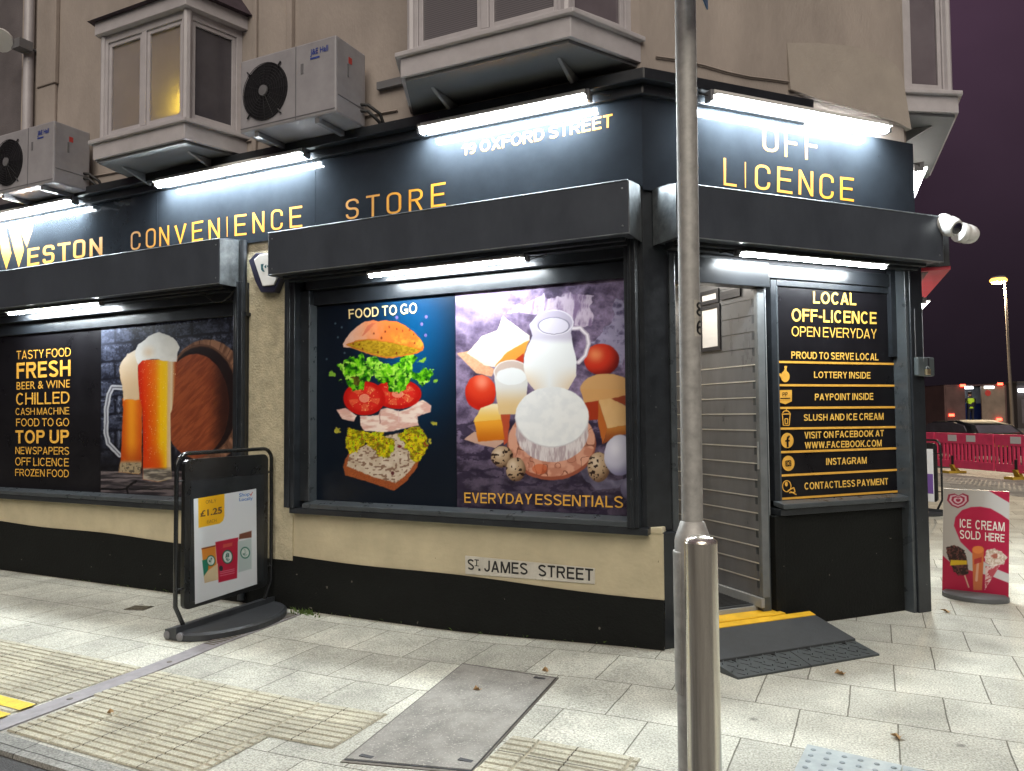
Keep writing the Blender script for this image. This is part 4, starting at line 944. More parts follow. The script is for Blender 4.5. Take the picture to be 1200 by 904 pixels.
# lettuce
cv.warp(5.5, .15, 13)
k = cv.cov(za((215, 580), (300, 545), (370, 528), (430, 490), (452, 540), (500, 545), (530, 512), (572, 555), (600, 595), (662, 590), (722, 565), (742, 510), (792, 455), (838, 465), (856, 520), (842, 580), (802, 630), (862, 645), (882, 620), (942, 600), (992, 648), (955, 705), (902, 755), (872, 700), (802, 700), (762, 770), (702, 805), (650, 790), (618, 715), (560, 720), (535, 690), (520, 650), (470, 735), (442, 775), (380, 782), (328, 770), (298, 740), (288, 680), (260, 612)))
t = vnoise(X * .22, Y * .22, 14, 4); t2 = vnoise(X * .14, Y * .14, 19, 3, True)
g = cv.mix(sst(.32, .68, t), (22, 96, 10), (116, 202, 22)); g = g * (1 - sst(.62, .9, t2)[..., None]) + np.array((176, 234, 84)) * sst(.62, .9, t2)[..., None]
cv.put(k, g); cv.put(k * sst(.33, .27, t), (14, 52, 14))
cv.put(cv.cov(za((345, 690), (385, 672), (420, 700), (400, 740), (360, 745))), (84, 52, 22), .75)
for (x, y, a) in ((195, 655, 3), (902, 560, 3), (1018, 715, 2.4), (255, 720, 1.3)): cv.put(cv.ell(*za((x, y))[0], a, a), (128, 178, 56))
cv.nowarp()
# top bun
cv.warp(.7, .3, 4)
k = cv.cov(za((276, 426), (300, 385), (340, 330), (390, 285), (450, 245), (520, 236), (556, 246), (620, 237), (700, 248), (770, 280), (832, 325), (880, 375), (908, 420), (914, 450), (902, 474), (850, 500), (740, 520), (650, 536), (560, 524), (450, 490), (350, 455), (285, 446)))
cv.put(k, cv.mix(sst(402, 474, X + nz * 14), (224, 182, 162), (212, 104, 40)))
cv.put(k, (238, 174, 60), .75 * sst(440, 470, X) * sst(.2, .8, nz) * sst(385, 400, Y)); cv.put(k * sst(384, 374, Y + 8 * nz), (222, 86, 40), .75)
cv.put(cv.cov(za((442, 330), (470, 280), (500, 262), (540, 256), (505, 285), (470, 330), (430, 360))), (196, 92, 66), .7)
k2 = cv.cov(za((300, 428), (380, 396), (480, 382), (640, 402), (780, 432), (900, 462), (850, 496), (740, 516), (650, 533), (560, 521), (450, 487), (350, 453)))
cv.put(k2, cv.mix(sst(.3, .7, vnoise(X * .4, Y * .6, 6, 3)), (150, 116, 20), (186, 150, 34))); cv.put(k2 * cv.mix(sst(0, 2.2, cv.d), (1,) * 3, (0,) * 3)[..., 0], (214, 104, 40), .8)
for (x, y) in ((612, 325), (640, 290), (700, 305), (745, 322), (800, 312), (830, 348), (840, 415), (555, 488), (695, 495), (432, 458), (405, 425), (358, 422), (580, 375), (520, 340)): cv.put(cv.ell(*za((x, y))[0], 1.0, 1.3), (110, 40, 16), .9)
cv.nowarp()
for (x, y) in ((930, 210), (895, 268), (925, 355), (700, 215)): cv.put(cv.ell(*za((x, y))[0], 1.8, 2.0), (150, 110, 170), .8)
for (x, y) in ((220, 262), (270, 292), (240, 370), (292, 492), (152, 540)): cv.put(cv.ell(*za((x, y))[0], 1.1, 1.2), (90, 110, 124), .8)
cv.build('picture', FA, PO, PRINT, ps)
lt = MB(); text_px(lt, FA, TO, 'FOOD TO GO', za((322, 152), (858, 98), (858, 182), (326, 226)), .03); lt.build('lettering', mat('pale_gold_print', (.78, .58, .27), .5, var=.1), ps)

# --- everyday essentials
ps = thing('window_poster', FA.P(640, 598, PO), 'purple window poster of a milk jug, cheeses and eggs reading EVERYDAY ESSENTIALS', 'poster')
cv = Canvas([(533.6, 343.2), (732.3, 320.6), (740, 605), (535.8, 594.6)], .6); X, Y = cv.X, cv.Y
zc, zd = Z(530, 320, 5.4545), Z(530, 460, 5.4545)
nr = vnoise(X * .045 + Y * .02, Y * .06 - X * .02, 41, 5, True); nn = vnoise(X * .06, Y * .06, 42, 5); nf = vnoise(X * .5, Y * .5, 43, 3)
cv.C = cv.mix(sst(.25, .8, nr * .6 + nn * .4), (52, 42, 64), (150, 132, 164))
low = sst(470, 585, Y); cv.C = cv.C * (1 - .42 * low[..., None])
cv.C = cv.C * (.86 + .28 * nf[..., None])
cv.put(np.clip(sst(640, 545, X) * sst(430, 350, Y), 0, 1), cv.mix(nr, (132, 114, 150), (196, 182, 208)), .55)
cv.put(sst(.66, .74, vnoise(X * .05, Y * .11, 47, 4, True)) * sst(480, 500, Y), (40, 32, 52), .7)
cv.warp(4, .1, 6)
k = cv.cov(zc((350, 265), (378, 215), (470, 195), (590, 138), (612, 170), (740, 132), (902, 148), (885, 220), (905, 330), (860, 340), (760, 330), (620, 235), (530, 262), (405, 255)))
cv.put(k, cv.mix(sst(.3, .75, vnoise(X * .2 + Y * .02, Y * .05, 48, 4, True)), (132, 108, 146), (222, 206, 226)), .85)
k = cv.cov(zc((880, 445), (960, 370), (1042, 250), (1030, 168), (1082, 158), (1122, 300), (1128, 470), (1082, 600), (1000, 470)))
cv.put(k, cv.mix(sst(.3, .75, vnoise(X * .12, Y * .12, 49, 4, True)), (86, 78, 110), (178, 172, 202)), .8)
cv.put(cv.cov(zd((815, 500), (870, 480), (1000, 560), (1090, 560), (1050, 620), (900, 610))), cv.mix(nr, (60, 56, 78), (140, 138, 160)), .7)
cv.nowarp(); cv.warp(.6, .2, 8)
# tomatoes, parchment, wedge
def ball(cx, cy_, rx, ry, base, hi, dark, hx=-.3, hy=-.35):
    k = cv.ell(cx, cy_, rx, ry); d = np.sqrt(((X - cx) / rx - hx) ** 2 + ((Y - cy_) / ry - hy) ** 2)
    c = cv.mix(sst(0, .75, d), hi, base); c = c * (1 - sst(.7, 1.5, d)[..., None]) + np.array(dark, float) * sst(.7, 1.5, d)[..., None]; cv.put(k, c); return k
k = cv.cov(zc((28, 515), (110, 498), (212, 580), (275, 620), (252, 662), (150, 640))); cv.put(k, cv.mix(nf, (226, 160, 120), (244, 196, 160)))
k = cv.cov(zc((95, 512), (190, 405), (290, 368), (322, 276), (492, 400), (492, 432), (352, 520), (272, 602), (205, 590))); cv.put(k, cv.mix(nn, (248, 232, 206), (254, 248, 236)))
k = cv.cov(zc((272, 598), (350, 505), (490, 428), (452, 545), (300, 605))); cv.put(k, (228, 158, 66)); cv.put(cv.cov(zc((400, 560), (455, 515), (460, 560), (440, 600))), (196, 62, 34))
ball(563, 460, 18, 20.5, (222, 62, 34), (246, 140, 110), (196, 34, 20), .1, -.6)
ball(705, 421.5, 20.5, 18.5, (208, 54, 32), (238, 138, 88), (110, 22, 18), -.35, -.3)
# right cheeses
k = cv.ell(*zc((985, 742))[0], 30.5, 18); cv.put(k, cv.mix(sst(600, 740, X + 20 * nn), (226, 178, 118), (212, 164, 108)))
k = cv.cov(zd((820, -20), (1128, -20), (1132, 42), (1012, 45), (936, 60), (842, 66))); cv.put(k, (216, 164, 104))
k = cv.cov(zd((845, 66), (936, 55), (936, 172), (872, 180))); cv.put(k, (168, 56, 28)); k = cv.cov(zd((1012, 42), (1135, 12), (1135, 98))); cv.put(k, (150, 66, 40))
k = cv.cov(zd((935, 50), (1010, 38), (1132, 100), (1136, 205), (990, 232))); cv.put(k, cv.mix(nn, (216, 170, 110), (232, 190, 134)))
k = cv.cov(zd((935, 50), (992, 232), (962, 330), (930, 190))); cv.put(k, (190, 104, 44)); k = cv.cov(zd((990, 230), (1138, 203), (1138, 262), (1040, 285), (965, 330))); cv.put(k, cv.mix(sst(500, 515, Y), (198, 128, 58), (150, 78, 36)))
# board
k = cv.ell(*zd((635, 330))[0], 52, 42.5); cv.put(k, (156, 84, 62)); k = cv.ell(*zd((635, 315))[0], 51, 41); cv.put(k, cv.mix(sst(.4, .6, vnoise(X * .1, Y * .1, 51, 3)), (196, 132, 108), (222, 164, 138)))
cv.put(k * sst(.93, .97, vnoise(X * .13, Y * .13, 52, 1, True)), (120, 66, 50), .8)
k = cv.ell(*zd((560, 490))[0], 9, 6); cv.put(k, (206, 92, 48), .6)
# orange cheese on parchment
k = cv.cov(zd((75, 300), (140, 250), (345, 310), (272, 356), (160, 330))); cv.put(k, (206, 166, 146)); k = cv.cov(zd((308, 140), (372, 138), (352, 320), (332, 338))); cv.put(k, (188, 80, 50))
k = cv.cov(zd((136, 185), (180, 102), (250, 74), (305, 74), (314, 178), (150, 192))); cv.put(k, cv.mix(sst(470, 492, Y), (252, 238, 206), (246, 200, 96))); k = cv.cov(zd((140, 188), (314, 174), (336, 302), (166, 316))); cv.put(k, cv.mix(sst(492, 518, Y), (246, 170, 52), (206, 112, 24)))
# glass
k = cv.cov(zc((265, 625), (490, 625), (482, 720), (468, 842), (448, 905), (300, 905), (285, 820))); cv.put(k, cv.mix(sst(450, 478, Y), (226, 226, 224), (228, 196, 142)))
k = cv.ell(*zc((378, 636))[0], 20.6, 14.5); cv.put(k, (206, 186, 176)); cv.put(k * sst(1.6, .2, cv.d), (246, 244, 244)); cv.put(cv.ell(*zc((378, 662))[0], 17.5, 10), (240, 244, 246))
# jug
k = cv.line(zc((768, 355), (820, 352), (862, 395), (872, 455), (848, 530), (806, 572)), 5.2); cv.put(k, (196, 184, 200)); k = cv.line(zc((768, 355), (820, 352), (862, 395), (872, 455), (848, 530), (806, 572)), 2.4); cv.put(k, (246, 240, 248))
k = cv.cov(zc((492, 330), (512, 400), (462, 520), (455, 605), (480, 690), (530, 752), (742, 745), (790, 660), (796, 570), (770, 460), (758, 385), (778, 310), (700, 240), (560, 245)))
c = cv.mix(sst(395, 405, Y), (206, 200, 218), (244, 248, 250)); s_ = sst(425, 458, Y) * np.clip(abs(X - 644) / 30, 0, 1); cv.put(k, c * (1 - .0 * s_[..., None])); cv.put(k, (230, 190, 140), .75 * s_); cv.put(k * sst(455, 461, Y), (226, 190, 144), .5)
k = cv.ell(*zc((650, 318))[0], 23, 14.8); cv.put(k, (196, 188, 210)); cv.put(k * sst(1.6, .1, cv.d), (248, 246, 252)); k = cv.ell(*zc((650, 338))[0], 18.5, 10); cv.put(k, (224, 220, 236)); cv.put(k * sst(1.0, .1, cv.d), (96, 92, 118))
# camembert
k = np.maximum(cv.ell(*zd((638, 255))[0], 42.5, 35), cv.cov(zd((405, 150), (872, 150), (866, 255), (412, 255)))); st_ = vnoise(X * .5, Y * .09, 55, 3); cv.put(k, cv.mix(sst(.3, .7, st_), (186, 168, 172), (232, 224, 224)))
k = cv.ell(*zd((638, 158))[0], 43.3, 35.5); cv.put(k, cv.mix(sst(.25, .7, vnoise(X * .13, Y * .13, 56, 3)), (240, 243, 245), (250, 252, 252))); cv.put(k * sst(2.0, .0, cv.d) * sst(480, 510, Y), (190, 182, 188), .7)
# eggs
def egg(cx, cy_, rx, ry):
    ball(cx, cy_, rx, ry, (186, 158, 126), (222, 202, 176), (104, 76, 54)); k = cv.ell(cx, cy_, rx, ry)
    cv.put(k * sst(.62, .68, vnoise(X * .3, Y * .3, int(cx), 2)), (44, 26, 20))
egg(*zd((318, 412))[0], 13, 12.5); egg(*zd((406, 492))[0], 11.6, 14); egg(*zd((935, 478))[0], 13, 17.5)
ball(*zd((1072, 402))[0], 18.6, 24, (206, 204, 222), (236, 234, 246), (122, 118, 150))
ball(*zd((1130, 615))[0], 10, 13, (110, 104, 128), (140, 136, 158), (70, 64, 86))
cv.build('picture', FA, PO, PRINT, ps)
lt = MB(); text_px(lt, FA, TO, 'EVERYDAY', zd((76, 640), (512, 650), (510, 716), (78, 706)), .02); lt.cut(); text_px(lt, FA, TO, 'ESSENTIALS', zd((532, 650), (1092, 664), (1092, 740), (530, 718)), .02); lt.build('lettering', GOLDP, ps)

# --- beer and barrel
ps = thing('window_poster', FA.P(180, 575, PO), 'window poster of two foaming beer glasses in front of a wooden barrel and brick wall', 'poster')
cv = Canvas([(118.6, 384.8), (280.5, 368.4), (279.6, 585.6), (118, 577.6)], .55); X, Y = cv.X, cv.Y
ze, zf = Z(110, 360, 6.667), Z(110, 470, 6.667)
nn = vnoise(X * .12, Y * .12, 61, 5); nf = vnoise(X * .6, Y * .6, 62, 3); cv.warp(1.2, .15, 3)
cv.C = cv.mix(sst(.3, .7, nn * .5 + nf * .5), (24, 26, 38), (78, 84, 104)); rowh = 20.5; yy = Y + cv.dy + (X - 118) * .1 - 384; ro = np.floor(yy / rowh); fy = yy / rowh - ro; fx = ((X + cv.dx) / 45 + .5 * (ro % 2)); fx = fx - np.floor(fx)
mo = np.maximum(sst(.1, .03, np.minimum(fy, 1 - fy)), sst(.05, .015, np.minimum(fx, 1 - fx))); cv.put(mo, (16, 17, 26), .85); cv.put(sst(.12, .2, fy) * sst(.3, .2, fy) * sst(.45, .7, nf), (142, 150, 172), .55); cv.put(sst(.06, .09, fx) * sst(.13, .1, fx) * sst(.5, .6, nn), (150, 158, 180), .6)
cv.put(np.clip(sst(160, 118, X) * sst(430, 395, Y), 0, 1), (130, 140, 165), .35)
cv.put(sst(490, 560, Y), (14, 13, 17), .9)
k = cv.cov([(116, 552), (290, 552), (290, 592), (116, 592)]); cv.put(k, cv.mix(sst(.3, .7, vnoise(X * .05, Y * .45, 65, 4)), (46, 42, 46), (118, 108, 110)))
cv.put(cv.line(zf((330, 625), (260, 680), (270, 735)), 2.2), (12, 10, 12)); cv.put(cv.line(zf((60, 688), (250, 690)), 2.2), (20, 18, 20)); cv.put(cv.line(zf((280, 690), (620, 690)), 1.6), (30, 27, 30))
cv.nowarp(); cv.warp(.6, .2, 5)
th = np.arctan2(Y - 470, X - 240)
k = cv.ell(243, 470, 51, 72); cv.put(k, cv.mix(sst(.3, .7, vnoise(th * 9, Y * .02, 66, 3)), (104, 72, 56), (160, 118, 94))); cv.put(k * sst(.96, .985, np.cos(th * 34)), (70, 46, 36), .6)
k = cv.ell(236, 470, 44.5, 66); cv.put(k, (34, 22, 22)); cv.put(k * sst(2.6, .3, cv.d), (120, 84, 64))
k = cv.ell(229, 476, 39, 61); cv.put(k, cv.mix(sst(.3, .7, vnoise((X + Y) * .35, (X - Y) * .05, 67, 4)), (132, 64, 40), (158, 82, 50))); cv.put(k * sst(244, 268, X + 6 * nn), (40, 22, 20), .85)
# mug
k = cv.line(ze((222, 630), (145, 628), (118, 680), (98, 800)) + zf((95, 250), (112, 330), (202, 425)), 5.4); cv.put(k, (110, 112, 122)); cv.put(k * sst(2.4, 1.2, cv.d), (206, 210, 218), .8)
k = cv.cov(ze((222, 715), (362, 700)) + zf((376, 0), (372, 500), (360, 572), (196, 556), (212, 440), (228, 60))); u_ = np.clip((X - 142) / 24, 0, 1)
cv.put(k, cv.mix(sst(0, .5, u_), (196, 78, 14), (238, 150, 34))); cv.put(k * sst(.5, 1, u_), (206, 78, 20), .85); cv.put(k * sst(515, 545, Y), (168, 62, 18), .7); cv.put(k * sst(538, 544, Y), (168, 150, 118)); cv.put(k * sst(.5, .7, nf) * sst(540, 546, Y), (70, 62, 56), .8)
cv.warp(2.4, .1, 9)
k = cv.cov(ze((200, 500), (222, 430), (272, 368), (335, 338), (352, 420), (345, 470), (352, 640), (360, 722), (228, 728), (216, 600))); cv.put(k, cv.mix(sst(400, 462, Y + 14 * nn), (232, 226, 212), (214, 186, 150)))
# tall glass
cv.nowarp()
k = cv.cov(ze((344, 415), (655, 405), (640, 580), (612, 800)) + zf((598, 100), (602, 440), (606, 608), (500, 632), (384, 612), (384, 300), (378, 60)) + ze((356, 700), (346, 560)))
u_ = np.clip((X - (162 + (Y - 424) * .035)) / (45 - (Y - 424) * .055), 0, 1)
stops = [(0, (196, 30, 8)), (.15, (224, 60, 8)), (.42, (236, 120, 14)), (.58, (250, 196, 12)), (.74, (250, 206, 40)), (.78, (228, 190, 130)), (.88, (222, 206, 176)), (.94, (190, 120, 70)), (1, (150, 60, 30))]
xp = [s_[0] for s_ in stops]; c = np.stack([np.interp(u_, xp, [s_[1][i] for s_ in stops]) for i in range(3)], -1); cv.put(k, c)
cv.put(k * sst(515, 548, Y) * sst(.8, .5, u_), (214, 70, 16), .75); cv.put(k * sst(547, 551, Y), cv.mix(sst(.3, .7, vnoise(X * .1, Y * .5, 68, 3)), (92, 86, 80), (176, 166, 150))); cv.put(k * sst(.8, .86, vnoise(X * 1.3, Y * 1.3, 69, 2)) * sst(545, 535, Y), (255, 236, 190), .7)
cv.warp(1.6, .12, 11)
k = cv.cov(ze((325, 350), (350, 290), (420, 230), (510, 200), (590, 220), (652, 270), (674, 312), (656, 352), (650, 432), (500, 408), (372, 420), (345, 452), (325, 400))); cv.put(k, cv.mix(nn, (216, 218, 216), (244, 246, 244))); cv.put(k * sst(12, -2, np.hypot(X - 174, Y - 413)), (226, 200, 168), .75)
cv.build('picture', FA, PO, PRINT, ps)
# --- text panel to its left
ps = thing('window_poster', FA.P(60, 575, PO), 'black window panel listing shop services in gold words, FRESH and TOP UP largest', 'poster')
mb = MB(); mb.poly([FA.P(-80, 401, PO), FA.P(118.2, 384.9, PO), FA.P(117.7, 577.6, PO), FA.P(-80, 567, PO)]); mb.build('panel', VINYL, ps, recalc=False)
lt = MB()
for s, xl, xr, tl, bl, tr, br, b in (('TASTY FOOD', 19.4, 83, 411.5, 421.8, 407.4, 417.6, 0), ('FRESH', 19.4, 82.7, 425.4, 444.2, 421.5, 441, .05), ('BEER & WINE', 19.4, 82, 448, 457, 445, 454.3, 0), ('CHILLED', 18.8, 81.6, 460.8, 475, 458.8, 473, .015), ('CASH MACHINE', 18.3, 81.3, 478.5, 486.7, 477.3, 485.8, 0), ('FOOD TO GO', 18.9, 81, 490.7, 500, 490, 499.7, .01),
                                     ('TOP UP', 18, 81, 504.3, 520, 503.7, 520, .05), ('NEWSPAPERS', 18, 81, 523.8, 532.3, 524, 533.3, .01), ('OFF LICENCE', 17.8, 80.7, 536, 545.7, 537.2, 547, .01), ('FROZEN FOOD', 17.8, 80.7, 549.6, 558, 550.6, 559.7, .01)):
    lt.cut(); text_px(lt, FA, TO, s, [(xl, tl), (xr, tr), (xr, br), (xl, bl)], b)
lt.build('lettering', GOLDP, ps)
# --- panel beside the door
ps = thing('window_poster', FB.P(980, 585, PO), 'tall black window panel with gold LOCAL OFF-LICENCE list and icons beside the door', 'poster')
mb = MB(); mb.poly([FB.P(908, 335, PO), FB.P(1050, 345, PO), FB.P(1056, 580, PO), FB.P(914, 590, PO)]); mb.build('panel', VINYL, ps, recalc=False)
zg, zh = Z(900, 330, 6.953), Z(900, 460, 6.459); lt = MB()
for s, q, b in (('LOCAL', zg((368, 80), (718, 95), (718, 196), (368, 180)), .04), ('OFF-LICENCE', zg((193, 219), (885, 250), (885, 350), (193, 326)), .04), ('OPEN EVERYDAY', zg((193, 364), (885, 388), (885, 468), (193, 447)), .0), ('PROUD TO SERVE LOCAL', zg((190, 570), (900, 586), (900, 645), (190, 630)), .04), ('LOTTERY INSIDE', zg((375, 733), (835, 738), (835, 794), (375, 787)), .04),
                ('PAYPOINT INSIDE', zh((355, 10), (797, 4), (797, 57), (355, 61)), .04), ('SLUSH AND ICE CREAM', zh((270, 166), (875, 155), (875, 208), (270, 216)), .04), ('VISIT ON FACEBOOK AT', zh((275, 298), (877, 284), (877, 333), (277, 351)), .04), ('WWW.FACEBOOK.COM', zh((278, 376), (860, 358), (860, 410), (280, 426)), .04), ('INSTAGRAM', zh((440, 498), (747, 488), (747, 540), (440, 551)), .04), ('CONTACTLESS PAYMENT', zh((275, 683), (908, 648), (910, 698), (277, 738)), .04)):
    lt.cut(); text_px(lt, FB, TO, s, q, b)
lt.build('lettering', mat('bright_gold_print', (.80, .48, .09), .5, var=.1), ps)
ln = MB()
for (x0, y0, x1, y1) in ((909, 424.3, 1050.3, 426.8), (910, 451.6, 1051, 452.2), (911, 478.3, 1052.4, 477.4), (912, 502.6, 1053.2, 500.6), (913.2, 530.2, 1054, 525.4), (914.2, 557.6, 1055, 550.6), (916, 584.8, 1055.4, 575.8)):
    ln.cut(); ln.poly([FB.P(x0, y0 - 1.3, TO), FB.P(x1, y1 - 1.2, TO), FB.P(x1, y1 + 1.2, TO), FB.P(x0, y0 + 1.3, TO)])
ln.build('rule_line', GOLDP, ps, recalc=False)
ic = MB(); icd = MB()
def disc(mb, x, y, rx, ry, o, n=22): mb.poly([FB.P(x + rx * math.cos(6.2832 * i / n), y + ry * math.sin(6.2832 * i / n), o) for i in range(n)])
def ln_px(mb, pts, wd, o):
    for (x0, y0), (x1, y1) in zip(pts[:-1], pts[1:]):
        L = math.hypot(x1 - x0, y1 - y0) or 1; nx, ny = -(y1 - y0) / L * wd / 2, (x1 - x0) / L * wd / 2
        mb.poly([FB.P(x0 + nx, y0 + ny, o), FB.P(x1 + nx, y1 + ny, o), FB.P(x1 - nx, y1 - ny, o), FB.P(x0 - nx, y0 - ny, o)]); o += .00015
disc(ic, 920.2, 441.5, 5.2, 6.6, TO); ln_px(ic, zg((150, 760), (140, 690)), 2.2, TO + .001); ln_px(ic, zg((128, 760), (150, 690)), 2.2, TO + .002); ln_px(ic, zg((120, 790), (92, 752)), 2.6, TO + .0015)
ic.cut(); ic.poly([FB.P(x, y, TO) for x, y in [(912, 457.5), (928, 457.2), (928, 470.5), (920.5, 474), (912.3, 471.4)]]); text_px(icd, FB, TO + .003, 'PP', [(917, 460), (923, 459.8), (923, 464.5), (917, 464.8)], .03); ln_px(icd, [(914.5, 467.2), (926, 467)], 1.2, TO + .003)
ic.cut(); ln_px(ic, zh((108, 160), (116, 250), (160, 250), (168, 160)), 1.1, TO); ln_px(ic, zh((104, 165), (172, 163)), 1.3, TO + .001); ln_px(ic, zh((110, 155), (125, 140), (150, 140), (166, 155)), 1.2, TO + .0015); ln_px(ic, zh((138, 145), (140, 128)), 1, TO + .002); ln_px(ic, zh((128, 200), (150, 200), (148, 238), (130, 238), (128, 200)), 1, TO + .0022)
ic.cut(); icd.cut(); disc(ic, 922.6, 516.5, 7.4, 9.0, TO); ln_px(icd, zh((150, 415), (148, 350), (155, 335), (165, 333)), 2.2, TO + .003); ln_px(icd, zh((130, 368), (165, 366)), 1.8, TO + .0045)
ic.cut(); icd.cut(); disc(ic, 923.8, 543.2, 7.3, 9.0, TO); ln_px(icd, zh((135, 520), (172, 517), (174, 555), (137, 558), (135, 519)), 1.0, TO + .003); n_ = 12; ln_px(icd, [(923.9 + 1.7 * math.cos(6.2832 * i / n_), 543.2 + 2.1 * math.sin(6.2832 * i / n_)) for i in range(n_ + 1)], .8, TO + .004)
ic.cut(); n_ = 16; ln_px(ic, [(922 + 5 * math.cos(6.2832 * i / n_), 570 + 6.6 * math.sin(6.2832 * i / n_)) for i in range(n_ + 1)], 1.1, TO); disc(ic, 921.5, 567.5, 1.8, 2.8, TO + .003); ln_px(ic, zh((150, 745), (195, 720), (205, 755), (160, 760)), 1.3, TO + .0032); ln_px(ic, zh((170, 750), (215, 775)), 1.2, TO + .005)
ic.build('icon', GOLDP, ps, recalc=False); icd.build('icon_detail', VINYL, ps, recalc=False)

# notices on the planks inside the door recess
for i, (q, lab) in enumerate((([(818, 334), (842.5, 337), (842.5, 355), (818, 364)], 'left of two white notices framed in black high on the plank wall'), ([(842.5, 334), (868, 336.5), (867.5, 348), (842.5, 357)], 'right of two white notices framed in black high on the plank wall'), ([(818, 361), (844, 354.5), (844, 411), (818, 418)], 'tall white notice framed in black, below the other two on the plank wall'))):
    t = thing('framed_notice', FW.P(q[3][0], q[3][1], .016), lab, 'notice', 'framed notices in the door recess')
    a0 = FW.S(q[1][0], q[1][1], .02)[0]; a1 = FW.S(q[0][0], q[0][1], .02)[0]
    z1_ = FW.S(*q[1], .02)[1]; z0_ = FW.S(*q[2], .02)[1]
    fm = MB(); rect_frame(fm, FW, a0 + .012, a1 - .012, z0_ + .008, z1_ - .004, .03, .008, .02); fm.build('frame', DGREY, t)
    pp = MB(); pp.box(FW, a0 + .03, a1 - .03, .008, .0125, z0_ + .03, z1_ - .03); pp.build('sheet', PAPER, t)

# ================================================================== LIGHT FITTINGS
def batten(fr, a0, a1, o, z, label, r=.031, cable_end=1, arms=True, mt=None, back=.04, dz=.0, group='strip lights on the shop front'):
    t = thing('strip_light', fr.pt((a0 + a1) / 2, o, z), label, 'strip light', group)
    mb = MB(); n = 12
    ks, kq = max(6, int((a1 - a0) / .09)), 8         # short pieces, so that nearby light is sampled evenly
    for a in np.linspace(a0 + .025, a1 - .025, ks + 1): mb.v += [tuple(fr.pt(a, o + r * math.cos(q), z + r * math.sin(q))) for q in np.linspace(math.pi, 2 * math.pi, kq)]
    mb.f += [(i * kq + j, i * kq + j + 1, (i + 1) * kq + j + 1, (i + 1) * kq + j) for i in range(ks) for j in range(kq - 1)] + [tuple(range(kq)), tuple(ks * kq + j for j in range(kq))[::-1]]; mb.m += [0] * (ks * (kq - 1) + 2)
    mb.build('diffuser', mt or TUBEM, t, smooth=40)
    for a in (a0, a1):
        e = MB(); e.box(fr, a - .001 if a == a0 else a - .026, a + .026 if a == a0 else a + .001, o - r - .012, o + r + .002, z - r - .002, z + r + .012); e.build('end_cap', GREYPL, t, bevel=.005)
    bd = MB(); bd.box(fr, a0 + .026, a1 - .026, o - r - .004, o + r + .034, z + .001, z + r * .5); bd.box(fr, a0 + .03, a1 - .03, o - r, o + r, z + r * .5 + .0005, z + r + .014); bd.build('body', WHITEPL, t)
    if arms:
        for a in (a0 + .18, a1 - .18):
            c = MB(); c.box(fr, a - .015, a + .015, max(.0, back), o, z + r + .014, z + r + .022); c.build('clip', GREYPL, t)
    a = a1 if cable_end > 0 else a0; s = 1 if cable_end > 0 else -1
    c = MB(); c.tube([fr.pt(a, o - .005, z + .008), fr.pt(a + s * .05, o - .01, z + .012), fr.pt(a + s * .11, o - .04, z - .002), fr.pt(a + s * .13, back + .012, z + .02), fr.pt(a + s * .05, back + .01, z + .005), fr.pt(a - s * .10, back + .01, z - .02)], .005, 6); c.build('cable', CABLE, t, smooth=60)
    return t
def bat_px(fr, p0, p1, o, label, **k):
    a0, z0 = fr.S(*p0, o); a1, z1 = fr.S(*p1, o); z = (z0 + z1) / 2; return batten(fr, a0, a1, o, 3.742 if z > 3.5 else z, label, **k)
bat_px(FA, (-75, 259), (88, 236), .15, 'lit white strip light over the big W of the shop sign at the left edge', back=.04)
bat_px(FA, (183, 211), (360, 180), .15, 'lit white strip light above the word CONVENIENCE on the shop sign', back=.04)
bat_px(FA, (491, 153), (692, 111), .15, 'lit white strip light above the words 19 OXFORD STREET', back=.04)
bat_px(FB, (830, 119), (1041, 155), .15, 'lit white strip light over the word OFF above the entrance', cable_end=-1, back=.04)
bat_px(FA, (431, 323), (619, 303), .17, 'lit white strip light under the shutter box over the burger and milk posters', r=.019, arms=False, back=.13, mt=TUBEM2)
bat_px(FA, (10, 368), (119, 355), .17, 'lit white strip light under the shutter box over the beer poster', r=.019, arms=False, back=.13, mt=TUBEM2)
bat_px(FB, (863, 297), (1039, 312), .17, 'lit white strip light under the shutter box over the entrance', r=.019, cable_end=-1, arms=False, back=.13, mt=TUBEM2)
aa, zz = FC.S(1078, 196, .16); batten(FC, aa, aa + 1.8, .16, zz, 'lit strip light round the corner below the right bay window', cable_end=-1, back=.04)
aa, zz = FC.S(1082.5, 353, .16); batten(FC, aa, aa + 1.8, .16, zz, 'lit strip light round the corner under the red shutter box', cable_end=-1, back=.13, r=.022)
# wire loops
t = thing('hanging_cable', FA.pt(-3.85, .05, 2.6), 'slack black cable looping under the left shutter box beside the pipe', 'cable')
mb = MB(); mb.tube([FA.pt(-4.1 + .06 * i, .12, 2.66 - .09 * math.sin(math.pi * i / 6) + .002 * i) for i in range(7)], .006, 6); mb.build('cable', CABLE, t, smooth=60)
t = thing('hanging_cable', FB.pt(2.45, .1, 1.9), 'thin cables hanging down the corner post to the lock box', 'cable')
mb = MB(); 
for k in range(2):
    x0 = 1071.5 + 9 * k; mb.tube([FB.P(x0, 362, .105 + .02 * k), FB.P(x0 + 1, 395, .105 + .02 * k), FB.P(x0 + 2, 424, .105 + .02 * k)], .0022, 5)
mb.build('cable', GREYPL, t)
